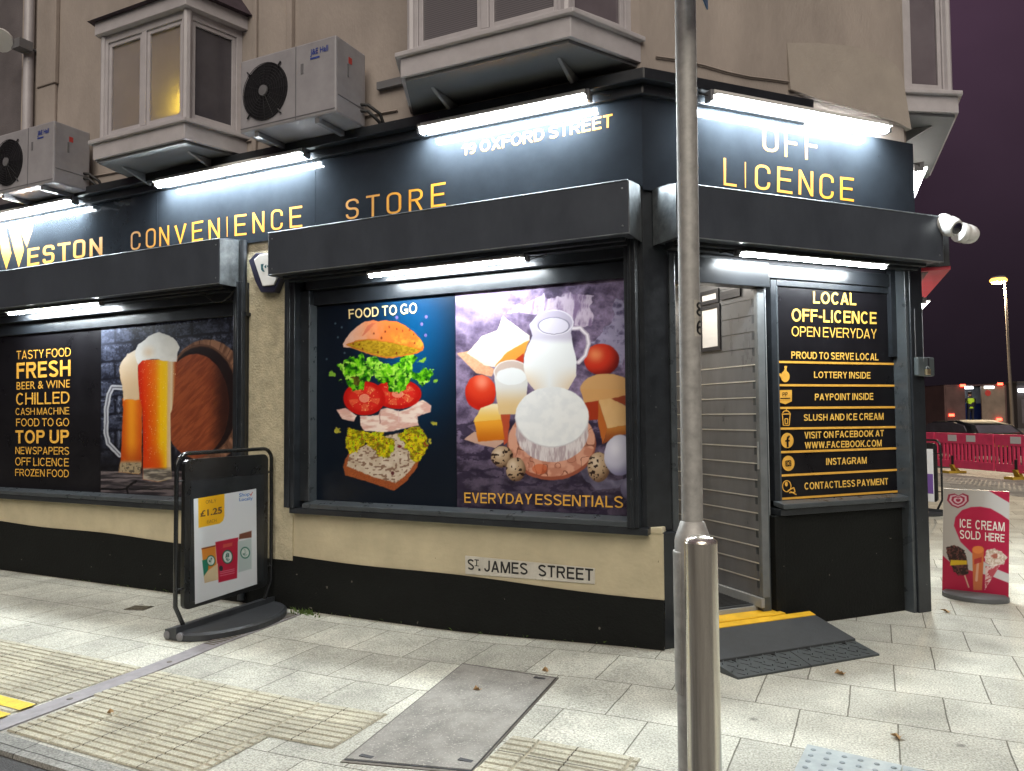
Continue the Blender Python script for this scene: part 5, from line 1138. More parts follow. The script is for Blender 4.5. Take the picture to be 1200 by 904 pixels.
# small lit lamp behind the frosted bay pane
t = thing('window_lamp', FA.pt(-3.99, .40, 4.20), 'small lit yellow lamp glowing behind the frosted left bay window', 'lamp')
mb = MB(); mb.ellipsoid(FA.pt(-3.995, .375, 4.255), (.032, .032, .045)); mb.build('bulb', YBULB, t)
mb = MB(); mb.lathe(FA.pt(-3.995, .375, 4.08), [(.05, 0), (.05, .01), (.012, .02), (.012, .13), (0, .135)], 12); mb.build('stand', BRASS, t)

# ================================================================== AIR CONDITIONERS
def aircon(x0, x1, z0, z1, label, badge):
    t = thing('air_conditioner', FA.pt((x0 + x1) / 2, .3, z0), label, 'air conditioner', 'outdoor air conditioner units')
    yb, yf = .10, .47
    mb = MB(); mb.box(FA, x0, x1, yb, yf, z0, z1); cs = mb.build('casing', ACW, t, bevel=.014)
    g = MB(); g.box(FA, x0 + .585, x0 + .592, yf - .002, yf + .003, z0 + .01, z1 - .01); g.cut(); g.box(FA, x0 + .01, x1 - .01, yf - .002, yf + .004, z0 + .028, z0 + .034); g.cut(); g.box(FA, x1 - .002, x1 + .003, yb + .02, yf - .02, z0 + .14, z0 + .146); g.build('panel_seam', GREYPL, cs)
    cx, cz, R = x0 + .275, (z0 + z1) / 2 - .005, .232
    c = FA.pt(cx, yf, cz)
    f = MB(); f.lathe(c - FA.n * .002, [(R, 0), (R, .006), (0, .006)], 40, ax=FA.n); f.build('fan_opening', mat('black_void', (.006, .006, .008), .6), t)
    gr = MB()
    for k in range(9):
        rr = .05 + k * .0225; gr.tube([c + FA.n * (.012 + .014 * math.cos(rr / R * 1.5)) + rr * np.array((math.cos(6.2832 * i / 40), 0, math.sin(6.2832 * i / 40))) for i in range(41)], .0028, 5)
    for k in range(16):
        a = 6.2832 * k / 16; gr.tube([c + FA.n * .028 + .05 * np.array((math.cos(a), 0, math.sin(a))), c + FA.n * .008 + (R - .002) * np.array((math.cos(a), 0, math.sin(a)))], .0022, 5)
    gr.build('fan_grille', DGREY, t, smooth=60)
    h = MB(); h.lathe(c + FA.n * .022, [(.045, 0), (.042, .012), (0, .016)], 20, ax=FA.n); h.build('fan_hub', GREYPL, t)
    br = MB()
    for a in (.9, 2.35, 3.95, 5.4):
        d = np.array((math.cos(a), 0, math.sin(a))); br.cut(); br.tube([c + d * (R - .01) + FA.n * .014, c + d * (R + .035) + FA.n * .010], .007, 6)
    br.build('grille_clip', DGREY, t)
    hd = MB(); hd.box(FA, x0 + .64, x0 + .665, yf, yf + .004, z0 + .36, z0 + .44); hd.cut(); hd.box(FA, x1, x1 + .004, yf - .15, yf - .135, z0 + .33, z0 + .43); hd.build('handle_slot', GREYPL, t)
    lt = MB(); text_sz(lt, FA, yf + .0035, badge, x1 - .25, x1 - .075, z1 - .125, z1 - .065, .02); lt.box(FA, x1 - .25, x1 - .16, yf, yf + .0035, z1 - .145, z1 - .132); lt.build('badge', BLUEL, t, recalc=False)
    st = MB(); st.box(FA, x1, x1 + .003, yf - .19, yf - .15, z1 - .16, z1 - .11); st.build('sticker', REDP, t)
    bk = MB()
    for xx in (x0 + .16, x1 - .2):
        bk.cut(); bk.box(FA, xx - .02, xx + .02, 0, yf - .02, z0 - .045, z0 - .003); bk.box(FA, xx - .02, xx + .02, 0, .03, z0 - .045, z0 + .35)
    bk.build('wall_bracket', GREYPL, t)
    pi = MB()
    for k, dz in enumerate((.12, .17)):
        pi.cut(); pi.tube([FA.pt(x1 - .005, .16, z0 + dz), FA.pt(x1 + .06, .15, z0 + dz - .01), FA.pt(x1 + .12 + .02 * k, .10, z0 + dz - .08), FA.pt(x1 + .15, .04, z0 - .02), FA.pt(x1 + .16, .02, z0 - .06)], .014, 8)
    pi.build('pipe', CABLE, t, smooth=60)
    return t
aircon(-3.33, -2.345, 3.875, 4.475, 'ivory outdoor air conditioner between the two bay windows with a red sticker on its side', 'J&E Hall')
aircon(-6.72, -5.735, 3.825, 4.425, 'ivory outdoor air conditioner at the left edge in front of a pipe', 'J&E Hall')
mb = MB(); mb.box(FA, -2.28, -1.93, 0, .045, 4.20, 4.26); o_ = mb.build('conduit_box', GREYPL); tag(o_, 'short dark conduit on the wall right of the air conditioner', 'conduit')
# floodlight at far left
fp = FA.S(8, 46, .25); t = thing('floodlight', FA.pt(fp[0], .05, fp[1]), 'unlit white floodlight on the dark wall at the left edge', 'floodlight')
mb = MB(); c0 = FA.pt(fp[0] - .05, .27, fp[1]); mb.lathe(c0, [(.09, -.02), (.12, .02), (.12, .06), (0, .062)], 16, ax=(.5, -.6, -.6)); mb.build('reflector', WHITEPL, t, smooth=40)
mb = MB(); mb.box(FA, fp[0] + .03, fp[0] + .17, .08, .22, fp[1] - .10, fp[1]); mb.tube([FA.pt(fp[0] + .1, .0, fp[1] - .05), FA.pt(fp[0] + .1, .1, fp[1] - .05)], .02, 8); mb.tube([FA.pt(fp[0] + .1, .12, fp[1] - .03), c0], .015, 8); mb.build('bracket', GREYPL, t)

# ================================================================== ALARM, STREET PLATE, CAMERAS
t = thing('alarm_box', FA.pt(-3.43, .02, 2.66), 'white and navy burglar alarm box between the two shutter boxes', 'alarm')
zal = Z(280, 270, 11.3)
mb = MB(); mb.prism([FA.P(x, y, .012) for x, y in zal((205, 420), (300, 320), (560, 330), (640, 440), (625, 640), (545, 838), (365, 838), (290, 690))], FA.n * .07); mb.build('base', NAVY, t, bevel=.006)
mb = MB(); mb.prism([FA.P(x, y, .083) for x, y in zal((218, 395), (290, 330), (400, 315), (560, 330), (600, 420), (520, 640), (480, 730), (335, 745))], FA.n * .022); mb.build('cover', WHITEPL, t, bevel=.005)
mb = MB(); mb.poly([FA.P(x, y, .1065) for x, y in zal((290, 450), (330, 445), (318, 490), (330, 530), (345, 548), (318, 552), (292, 520))]); mb.poly([FA.P(x, y, .1065) for x, y in zal((335, 480), (362, 452), (362, 505), (340, 495))]); mb.poly([FA.P(x, y, .1065) for x, y in zal((366, 470), (400, 460), (385, 500))]); mb.build('emblem', TEAL, t, recalc=False)
# street name plate
zp = Z(535, 640, 7.059)
t = thing('street_name_plate', FA.P(620, 680, .005), 'weathered white street name plate reading St. JAMES STREET on the cream wall', 'street sign')
mb = MB(); mb.prism([FA.P(x, y, -.01) for x, y in zp((80, 78), (1150, 182), (1150, 312), (82, 228))], FA.n * .018); mb.build('plate', PLATEW, t, bevel=.002)
mb = MB()
def plf(x0, x1, yt0, yb0, yt1, yb1): return zp((x0, yt0), (x1, yt1), (x1, yb1), (x0, yb0))
for s, q in (('S', plf(92, 145, 106, 195, 112, 202)), ('T', plf(148, 185, 110, 166, 114, 168)), ('.', plf(180, 198, 186, 206, 188, 208)), ('JAMES', plf(228, 588, 118, 213, 142, 240)), ('STREET', plf(676, 1130, 152, 250, 190, 292))): text_px(mb, FA, .0095, s, q, .035); mb.cut()
xs0 = zp((150, 160), (185, 163)); mb.poly([FA.P(xs0[0][0], xs0[0][1], .0097), FA.P(xs0[1][0], xs0[1][1], .0097), FA.P(xs0[1][0], xs0[1][1] + .9, .0097), FA.P(xs0[0][0], xs0[0][1] + .9, .0097)])
mb.build('lettering', BLACKL, t, recalc=False)
# dome cameras on the end of the shutter box
def cctv(pos, look, label):
    t = thing('security_camera', pos, label, 'security camera', 'security cameras on the shutter box end'); pos = np.array(pos); look = np.array(look, float); look /= np.linalg.norm(look)
    mb = MB(); mb.lathe(pos - look * .07, [(.074, 0), (.080, .016), (.080, .042), (.072, .062)], 24, ax=look); mb.build('base', WHITEPL, t, smooth=40)
    mb = MB(); mb.lathe(pos - look * .01, [(.07, 0), (.078, .028), (.072, .07), (.060, .094), (.0, .097)], 24, ax=look); mb.build('housing', WHITEPL, t, smooth=40)
    mb = MB(); mb.lathe(pos + look * .084, [(.044, 0), (.044, .010), (.028, .024), (0, .028)], 20, ax=look); mb.build('lens', mat('camera_lens', (.01, .01, .02), .08, spec=.8), t, smooth=40)
    mb = MB(); mb.tube([pos + np.array((0, 0, .045)), pos + np.array((-.01, .0, .085)), pos + np.array((-.045, .02, .082)), pos + np.array((-.07, .05, .03))], .005, 6); mb.build('cable', WHITEPL, t)
sE, zE = FB.S(1106, 265, .30); cctv(FB.pt(sE + .01, .32, zE), (NB * .55 - UB * .10 + np.array((.22, 0, -.38))), 'white dome security camera facing the street, nearer of the two on the shutter box end')
sE, zE = FB.S(1131, 274, .18); cctv(FB.pt(sE, .18, zE), (UB * 1.0 + NB * .1 + np.array((0, 0, -.12))), 'white dome security camera facing along the side street, behind the nearer one')
mb = MB(); mb.box(FB, 2.51, 2.56, .08, .24, 2.74, 3.02); t_ = mb.build('camera_bracket', BLACK); tag(t_, 'dark bracket plate on the end of the shutter box carrying the cameras', 'bracket')
# lock box with padlock
sE, zE = FB.S(1083, 430, .11)
t = thing('lock_box', FB.pt(sE, .09, zE - .08), 'grey metal shutter lock box with a brass padlock on the corner post', 'lock box')
mb = MB(); mb.box(FB, sE - .085, sE + .10, .084, .125, zE - .075, zE + .075); mb.build('box', mat('hammered_grey', (.07, .085, .09), .4, var=.2), t, bevel=.012)
mb = MB(); mb.box(FB, sE + .02, sE + .034, .124, .130, zE - .07, zE + .07); mb.build('slot', DGREY, t)
mb = MB(); mb.box(FB, sE - .02, sE + .025, .128, .15, zE - .065, zE - .02); mb.build('padlock', BRASS, t, bevel=.004)
mb = MB(); mb.tube([FB.pt(sE + .002 + .016 * math.cos(math.pi * i / 8), .139, zE - .02 + .022 * math.sin(math.pi * i / 8)) for i in range(9)], .004, 6); mb.build('shackle', STEELP, t)

# ================================================================== ENTRANCE RAMP AND MAT
t = thing('entrance_mat', FB.pt(.6, -.6, zfl), 'dark ribbed rubber mat on the floor of the door recess', 'door mat')
mb = MB(); mb.box(FB, .26, jr - .03, -1.35, -.11, zfl, zfl + .010); mb.build('base', MATF, t)
mb = MB()
for i in range(40): mb.box(FB, .27, jr - .04, -1.33 + i * .03, -1.315 + i * .03, zfl + .010, zfl + .016)
mb.build('ribs', RUBBER, t)
t = thing('entrance_ramp', FB.pt(.7, .4, 0), 'dark rubber wheelchair ramp with a yellow top edge in front of the door step', 'ramp')
rs0, rs1 = .16, 1.30; ob, om, of = .06, .50, .69
mb = MB(); zb_, zm_ = .118, .062
mb.hexa([FB.pt(rs0 + .14, ob, -.02), FB.pt(rs1 + .02, ob, -.02), FB.pt(rs1 - .05, om + .04, -.02), FB.pt(rs0, om + .04, -.02), FB.pt(rs0 + .14, ob, zb_), FB.pt(rs1 + .02, ob, zb_), FB.pt(rs1 - .05, om + .04, zm_), FB.pt(rs0, om + .04, zm_)])
mb.build('ramp_plate', RAMPM, t, bevel=.004)
mb = MB(); mb.hexa([FB.pt(rs0 + .14, ob + .001, zb_), FB.pt(rs1 + .02, ob + .001, zb_), FB.pt(rs1 + .008, ob + .07, zb_ - .008), FB.pt(rs0 + .12, ob + .07, zb_ - .008), FB.pt(rs0 + .14, ob + .001, zb_ + .004), FB.pt(rs1 + .019, ob + .001, zb_ + .004), FB.pt(rs1 + .007, ob + .07, zb_ - .004), FB.pt(rs0 + .12, ob + .07, zb_ - .004)]); mb.build('edge_strip', YELLOW, t)
lo = MB(); tr = MB(); hl = MB()
of2 = of + .03
for k in range(2):
    a0, a1 = rs0 - .04 + k * .58, rs0 - .04 + (k + 1) * .58 - .004
    e = -.0 if k == 0 else .0
    b1 = a1 if k == 0 else 1.245; f1 = a1 if k == 0 else 1.262
    lo.cut(); tr.cut(); lo.hexa([FB.pt(a0, om, -.02), FB.pt(b1, om, -.02), FB.pt(f1, of2, -.02), FB.pt(a0 + (.03 if k == 0 else 0), of2, -.02), FB.pt(a0, om, .056), FB.pt(b1, om, .056), FB.pt(f1, of2, .012), FB.pt(a0 + (.03 if k == 0 else 0), of2, .012)])
    for i in range(11):
        for j in range(4):
            a = a0 + .05 + i * .05 + (.025 if j % 2 else 0); o_ = om + .055 + j * .045
            if a > b1 - .03: continue
            z_ = .056 - (o_ - om) / (of2 - om) * .044
            d = .016 * (1 if (i + j) % 2 else -1); tr.hexa([FB.pt(a - .016, o_ - d - .003, z_ - .004), FB.pt(a + .016, o_ + d - .003, z_ - .004 - d * .2), FB.pt(a + .016, o_ + d + .004, z_ - .004), FB.pt(a - .016, o_ - d + .004, z_ - .004), FB.pt(a - .016, o_ - d - .003, z_ + .006), FB.pt(a + .016, o_ + d - .003, z_ + .006 - d * .3), FB.pt(a + .016, o_ + d + .004, z_ + .005 - d * .3), FB.pt(a - .016, o_ - d + .004, z_ + .005)])
    for a in (a0 + .14, a0 + .44):
        hl.cut(); hl.lathe(FB.pt(a, om + .045, .0), [(.017, 0), (.017, .0495), (0, .0497)], 14)
lo.build('front_section', RAMPC, t, bevel=.003); tr.build('tread', RAMPC, t); hl.build('bolt_hole', mat('black_hole', (.004, .004, .004), .9), t)

# ================================================================== BOLLARD AND LAMP COLUMN
bc = at_depth(823.5, 770, 2.36); bx_, by_ = bc[0], bc[1]
t = thing('bollard', (bx_, by_, 0), 'brushed stainless steel bollard with a domed top in front of the lamp column', 'bollard')
btop = at_depth(818, 634, 2.36)[2]
mb = MB(); mb.lathe((bx_, by_, 0), [(.052, -.1), (.052, btop - .012), (.0515, btop - .006), (.050, btop - .004)], 48); mb.build('post', INOX, t, smooth=30)
mb = MB(); mb.lathe((bx_, by_, btop - .0038), [(.0505, 0), (.050, .003), (.040, .012), (.022, .018), (0, .020)], 48); mb.build('cap', INOX, t, smooth=40)
pc = at_depth(811.5, 620, 2.60); pr = at_depth(806.5, 60, 2.60)
t = thing('sign_column', (pc[0], pc[1], 0), 'tall galvanised steel column with a wider base section, standing on the pavement before the entrance', 'post')
zt_ = at_depth(811, 612, 2.6)[2]; zc_ = at_depth(811, 630, 2.6)[2]
pcx = np.array((pc[0], pc[1])); 
def lean(z): return np.array((pc[0] + (z - zt_) * .004, pc[1], z))
mb = MB(); mb.lathe((pc[0], pc[1], 0), [(.062, -.1), (.062, zc_ - .01), (.060, zc_), (.042, zt_), (.037, zt_ + .004)], 40); mb.build('base', GALV, t, smooth=35)
mb = MB(); mb.tube([lean(zt_), lean(2.2), lean(5.2)], .0365, 36); mb.build('shaft', GALV, t, smooth=40)
mb = MB(); dn = CAM[:2] - pcx; dn /= np.linalg.norm(dn); dl = np.array((-dn[1], dn[0])); 
if (MR[:, 0][:2] @ dl) > 0: dl = -dl
dirn = dl * .93 + dn * .36; dirn /= np.linalg.norm(dirn); tang = np.array((-dirn[1], dirn[0]))
def cylpatch(mb, r0, r1, ang0, ang1, z0, z1, base, n=10):
    a_ = np.linspace(ang0, ang1, n); ring = []
    for r, aa_ in ((r1, a_), (r0, a_[::-1])):
        for q in aa_: ring.append(np.array((base[0] + r * (math.cos(q) * dirn[0] + math.sin(q) * tang[0]), base[1] + r * (math.cos(q) * dirn[1] + math.sin(q) * tang[1]), z0)))
    mb.prism(ring, (0, 0, z1 - z0))
cylpatch(mb, .055, .068, -.5, .5, at_depth(792, 808, 2.6)[2], at_depth(792, 645, 2.6)[2], pc); mb.build('access_door', GALV, t, bevel=.004)
rgt = -dl * .93 + dn * .36; rgt /= np.linalg.norm(rgt); dirn = rgt; tang = np.array((-dirn[1], dirn[0]))
for k, (y0, y1, s) in enumerate(((350.5, 372, '8'), (372.6, 394, '6'))):
    za_, zb2 = at_depth(815, y1, 2.58)[2], at_depth(815, y0, 2.58)[2]; b_ = lean((za_ + zb2) / 2)
    tt = thing('number_sticker', b_ + np.array((rgt[0] * .037, rgt[1] * .037, -.03)), 'white sticker with a black %s, %s on the right of the steel column' % (s, 'upper' if s == '8' else 'lower'), 'sticker')
    mb = MB(); cylpatch(mb, .035, .0373, -.75, .75, za_, zb2, b_); mb.build('backing', PLATEW, tt)
    mb = MB(); v, f, lay = text_geo(s, .03); mb.add([np.array((b_[0] + .0378 * (math.cos((u_ - .5) * 1.1) * dirn[0] + math.sin((u_ - .5) * 1.1) * tang[0]), b_[1] + .0378 * (math.cos((u_ - .5) * 1.1) * dirn[1] + math.sin((u_ - .5) * 1.1) * tang[1]), za_ + .006 + v_ * (zb2 - za_ - .012))) for u_, v_ in v], f); mb.build('digit', BLACKL, tt, recalc=False)
# plate high on the column, only its lower corner in view
pz = at_depth(829, 11.5, 2.6); t = thing('sign_plate', pz, 'blue edged sign plate clamped high on the steel column, its lower corner just in view', 'sign')
SF = Frame((pz[0], pz[1], 0), (0, -1, 0), (1, 0, 0))
mb = MB(); mb.box(SF, -.0, .45, -.0025, .0025, pz[2], pz[2] + .6); mb.build('plate', mat('blue_sign', (.05, .12, .25), .4, var=.1), t)
mb = MB(); mb.box(SF, .0, .45, -.004, -.0028, pz[2], pz[2] + .02); mb.box(SF, .0, .02, -.004, -.0028, pz[2] + .02, pz[2] + .6); mb.build('border', WHITEPL, t)
mb = MB(); mb.box(SF, .02, .06, -.09, -.004, pz[2] + .25, pz[2] + .29); mb.build('clamp', GALV, t)

# ================================================================== ADVERTISING BOARDS
def aboard(L, u, n, wid, hgt, label, poster=True, zb=0.0, real=True):
    t = thing('advertising_board', (L[0], L[1], zb), label, 'advertising board'); fr = Frame((L[0], L[1], zb), u, n)
    bt = MB(); r = .016
    path = [fr.pt(.07, 0, .05), fr.pt(.07, 0, .10), fr.pt(.0, 0, .24)] + [fr.pt(.0, 0, .24 + (hgt - .34) * i / 3) for i in range(1, 4)]
    R_ = .10
    path += [fr.pt(R_ - R_ * math.cos(a), 0, hgt - R_ + R_ * math.sin(a)) for a in np.linspace(.2, 1.5708, 6)]
    path += [fr.pt(wid - R_ + R_ * math.sin(a), 0, hgt - R_ + R_ * math.cos(a)) for a in np.linspace(0, 1.37, 6)]
    path += [fr.pt(wid, 0, hgt - .1 - (hgt - .34) * i / 3) for i in range(1, 4)] + [fr.pt(wid - .07, 0, .10), fr.pt(wid - .07, 0, .05)]
    bt.tube(path, r, 10); bt.build('tube_frame', mat('black_gloss_tube', (.012, .013, .014), .22, var=.2), t, smooth=60)
    pn = MB(); x0, x1, z0, z1 = .062, wid - .062, .20, hgt - .045
    ring = []
    for cx, cz, a0 in ((x1 - .05, z1 - .05, 0), (x0 + .05, z1 - .05, 90), (x0 + .05, z0 + .05, 180), (x1 - .05, z0 + .05, 270)):
        ring += [fr.pt(cx + .05 * math.cos(rad(a0 + k * 22.5)), -.02, cz + .05 * math.sin(rad(a0 + k * 22.5))) for k in range(5)]
    pn.prism(ring, fr.n * .04); pn.build('panel', mat('black_board_plastic', (.013, .014, .015), .3, var=.2, vscale=4), t, bevel=.004)
    hg = MB()
    for z in (.36, hgt - .2):
        for a, b in ((.0, x0), (x1, wid)): hg.cut(); hg.tube([fr.pt(a, 0, z), fr.pt(b, 0, z)], .008, 6)
    hg.build('frame_link', BLACKL, t)
    gl = MB(); gl.box(fr, x0 + .05, x1 - .05, .0205, .0225, z0 + .05, z1 - .16); gl.build('clear_cover', mat('smoked_acrylic', (.022, .024, .026), .2, var=.2), t)
    bs = MB(); nn_ = 26; hw = wid / 2 + .015
    arc = [(wid / 2 - hw * math.cos(math.pi * i / nn_), .36 * math.sin(math.pi * i / nn_)) for i in range(nn_ + 1)]
    def layer(ins, z): return [fr.pt(wid / 2 + (a - wid / 2) * (1 - ins / hw), .03 + o * (1 - ins / .36), z) for a, o in arc]
    l0, l1, l2 = layer(0, .004), layer(0, .045), layer(.02, .062); l3 = layer(.035, .058); k = len(arc); bs.add(l0 + l1 + l2 + l3, [(j * k + i, j * k + (i + 1) % k, (j + 1) * k + (i + 1) % k, (j + 1) * k + i) for j in range(3) for i in range(k)] + [tuple(range(k - 1, -1, -1)), tuple(range(3 * k, 4 * k))])
    bs.hexa([fr.pt(0 - .01, -.09, .004), fr.pt(wid + .01, -.09, .004), fr.pt(wid + .015, .03, .004), fr.pt(-.015, .03, .004), fr.pt(-.01, -.09, .075), fr.pt(wid + .01, -.09, .075), fr.pt(wid + .015, .03, .10), fr.pt(-.015, .03, .10)])
    bs.build('base', mat('dark_base_plastic', (.030, .033, .037), .45, var=.25, vscale=8), t, bevel=.005)
    wh = MB()
    for o in (-.065, .06): wh.cut(); wh.lathe(fr.pt(-.017, o, .034), [(.0, -.02), (.03, -.02), (.03, .0), (.022, .006), (0, .006)], 16, ax=-fr.u)
    wh.build('wheel', GREYPL, t, smooth=40)
    return t, fr
ub = np.array((-.03, 1.0, 0)); ub /= np.linalg.norm(ub); nbd = np.array((ub[1], -ub[0], 0))
Lb = np.array((-3.335, -1.05, gz(-3.3)))
tmp = Frame(Lb, ub, nbd); wB = tmp.S(318, 610, 0)[0]; hB = tmp.S(262, 529.5, 0)[1] - Lb[2] * 0
zoff = Lb[2]
t, fr = aboard(Lb, ub, nbd, wB, hB - 0 - 0 if False else (tmp.S(262, 529, 0)[1] - Lb[2]), 'black framed pavement advertising board with a 1.25 pounds price poster beside the beer window', zb=zoff)
fb = Frame((Lb[0], Lb[1], 0), ub, nbd)
PW = .0235
zk, zl = Z(195, 520, 7.536), Z(195, 630, 7.229)
pst = thing('price_poster', fb.P(265, 690, PW), 'white price poster with three coffee packs and a yellow 1.25 pounds tab', 'poster')
cv = Canvas([zk((241, 490))[0], zk((793, 398))[0], zl((768, 395))[0], zl((243, 566))[0]], .4); X, Y = cv.X, cv.Y
cv.C[:] = (214, 218, 222); nf = vnoise(X * .5, Y * .5, 71, 3)
cv.put(cv.cov(zk((281, 478), (512, 440), (512, 640), (500, 680), (470, 706), (284, 745))), (232, 176, 20))
for pl, c in ((zl((298, 92), (415, 66), (425, 220), (440, 355), (325, 385)), (208, 130, 44)), (zl((415, 40), (608, 0), (598, 345), (442, 383)), (178, 22, 56)), (zl((605, 35), (720, 8), (722, 265), (608, 298)), (176, 190, 190))): cv.put(cv.cov(pl), c)
cv.put(cv.cov(zl((303, 195), (360, 180), (352, 280), (318, 330))), (20, 120, 96)); cv.put(cv.cov(zl((318, 330), (352, 280), (436, 220), (440, 355), (325, 385))), (206, 186, 150)); cv.put(cv.cov(zl((298, 92), (415, 66), (415, 76), (299, 103))), (110, 50, 30))
cv.put(cv.cov(zk((645, 800), (752, 770), (752, 830), (640, 845))), (112, 66, 50))
for x, y, rx, ry in ((377, 197, 5.0, 6.3), (518, 165, 6.2, 8.2), (667, 130, 5.6, 6.8)):
    cx, cy_ = zl((x, y))[0]; k = cv.ell(cx, cy_, rx, ry); cv.put(k, (16, 92, 68)); cv.put(cv.ell(cx, cy_, rx * .82, ry * .82), (206, 214, 210)); cv.put(cv.ell(cx, cy_, rx * .5, ry * .6) * sst(.45, .6, nf), (40, 90, 76)); cv.put(cv.line([(cx, cy_ - ry * .5), (cx, cy_ + ry * .6)], rx * .35), (150, 170, 164), .6)
for y in (285, 300, 318): cv.put(cv.line(zl((455, y + 8), (575, y - 18)), .7), (226, 180, 190), .7)
cv.put(cv.ell(*zl((463, 262))[0], 2.2, 3), (30, 40, 44)); cv.put(cv.cov(zl((480, 60), (560, 42), (555, 72), (478, 90))), (214, 120, 80), .6)
cv.build('picture', fb, PW, PRINTM, pst)
lt = MB(); text_px(lt, fb, PW + .001, 'ONLY', zk((348, 502), (440, 488), (440, 520), (348, 533)), .0); lt.cut(); text_px(lt, fb, PW + .001, '£1.25', zk((298, 595), (492, 555), (492, 618), (300, 650)), .03); lt.cut(); text_px(lt, fb, PW + .001, 'EACH', zk((358, 678), (442, 664), (442, 692), (358, 706)), .0); lt.build('price', mat('brown_print', (.10, .05, .02), .5), pst, recalc=False)
lt = MB(); text_px(lt, fb, PW + .001, 'Shop', zk((643, 440), (735, 428), (735, 468), (643, 484)), .015); text_px(lt, fb, PW + .001, 'Locally', zk((643, 482), (762, 468), (762, 505), (645, 520)), .015); lt.build('slogan', mat('bright_blue_print', (.03, .14, .42), .5), pst, recalc=False)
ck = MB(); ck.poly([fb.P(x, y, PW + .001) for x, y in zk((738, 440), (745, 452), (762, 424), (765, 428), (746, 466), (736, 446))]); ck.build('tick', REDP, pst, recalc=False)
# second board by the far side of the shop
g2 = G(1096, 604); u2 = np.array((.86, -.5, 0)); u2 /= np.linalg.norm(u2); n2 = np.array((-.5, -.86, 0)); n2 = np.array((u2[1], -u2[0], 0))
L2 = np.array((g2[0] - .62 * u2[0] + .0, g2[1] - .62 * u2[1], 0))
fr2 = Frame(L2, u2, n2); w2 = fr2.S(1103.5, 560, 0)[0]; h2 = fr2.S(1095, 516, 0)[1]
t, frb = aboard(L2, u2, n2, w2, h2, 'black framed advertising board half hidden behind the corner post')
p2 = thing('price_poster', frb.pt(w2 / 2, PW, .3), 'white poster with a purple pack in the half hidden advertising board', 'poster')
mb = MB(); a0, z1_ = frb.S(1078, 526, PW); a1 = frb.S(1093.2, 526, PW)[0]; z0_ = frb.S(1090, 588, PW)[1]; mb.box(frb, w2 * .2, a1, .0228, PW + .001, z0_, z1_); mb.build('sheet', PAPER, p2)
mb = MB(); mb.box(frb, a1 - .16, a1 - .01, PW + .001, PW + .002, z0_ + .12, z0_ + .42); mb.build('pack_picture', mat('purple_print', (.16, .08, .30), .5), p2)
# ice cream sign
gi, gj = G(1105.5, 697), G(1182, 706); ui = gj - gi; ui[2] = 0; wi = np.linalg.norm(ui); ui /= wi; ni = np.array((ui[1], -ui[0], 0))
fi = Frame(gi, ui, ni)
t = thing('ice_cream_sign', gi + ui * wi / 2, 'pink and white ICE CREAM SOLD HERE pavement sign on a grey oval base', 'pavement sign')
zi = Z(1085, 560, 5.652)
cv = Canvas([zi((117, 72))[0], zi((554, 92))[0], zi((548, 820))[0], zi((108, 762))[0]], .42); X, Y = cv.X, cv.Y
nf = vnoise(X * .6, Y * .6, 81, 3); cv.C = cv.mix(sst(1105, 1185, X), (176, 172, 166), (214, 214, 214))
PK = (186, 24, 70); PK2 = (170, 22, 62)
cv.put(cv.cov(zi((415, 85), (560, 85), (560, 170))), PK)
cv.put(cv.cov(zi((186, 318), (196, 262), (240, 215), (300, 195), (360, 192), (430, 205), (500, 245), (556, 285), (556, 640), (480, 610), (390, 560), (305, 500), (230, 425))), PK)
cv.put(cv.cov(zi((100, 505), (160, 560), (240, 600), (330, 625), (440, 655), (556, 700), (556, 830), (100, 830))), PK2)
cv.put(cv.cov(zi((140, 150), (150, 112), (190, 105), (215, 120), (245, 103), (282, 118), (284, 155), (255, 185), (212, 202), (170, 185))), (150, 20, 54))
def heart(s, c): cx, cy_ = zi((214, 150))[0]; cv.put(cv.cov([(cx + (x - 214) / 5.652 * s, cy_ + (y - 150) / 5.652 * s) for x, y in ((140, 150), (150, 112), (190, 105), (215, 120), (245, 103), (282, 118), (284, 155), (255, 185), (212, 202), (170, 185))]), c)
heart(.82, (214, 190, 196)); heart(.62, (160, 24, 60)); heart(.42, (220, 200, 204)); heart(.22, (160, 24, 60))
cv.warp(1.2, .4, 3)
k = cv.cov(zi((132, 462), (190, 445), (255, 480), (272, 540), (282, 640), (215, 650), (178, 610), (150, 540))); cv.put(k, cv.mix(sst(.4, .7, nf), (40, 20, 18), (104, 60, 52)))
cv.nowarp(); cv.put(cv.cov(zi((165, 545), (272, 548), (272, 575), (160, 582))), (206, 170, 30)); cv.put(cv.line(zi((258, 650), (284, 725)), 1.6), (206, 180, 150))
k = cv.cov(zi((306, 470), (318, 455), (372, 455), (386, 472), (372, 745), (314, 745))); cv.put(k, cv.mix(sst(640, 690, Y), (212, 112, 56), (196, 110, 70))); cv.put(cv.ell(*zi((346, 478))[0], 6.4, 4.5), (236, 140, 70)); cv.put(cv.line(zi((335, 680), (345, 560)), 3), (226, 190, 170), .7); cv.put(cv.cov(zi((320, 540), (370, 525), (368, 560), (320, 575))), (176, 40, 50), .8)
cv.warp(1.4, .3, 5); k = cv.cov(zi((388, 530), (400, 480), (450, 468), (500, 490), (540, 525), (520, 575), (440, 590), (395, 560))); cv.put(k, cv.mix(sst(.35, .65, nf), (206, 184, 164), (240, 230, 220))); cv.put(cv.ell(*zi((455, 520))[0], 4, 3), (160, 60, 40), .7)
cv.nowarp(); k = cv.cov(zi((395, 585), (440, 592), (492, 580), (390, 745))); cv.put(k, cv.mix(sst(.4, .6, vnoise(X * .3 + Y * .2, Y * .3, 85, 2)), (190, 80, 90), (230, 200, 196)))
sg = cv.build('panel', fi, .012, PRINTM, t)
mb = MB()
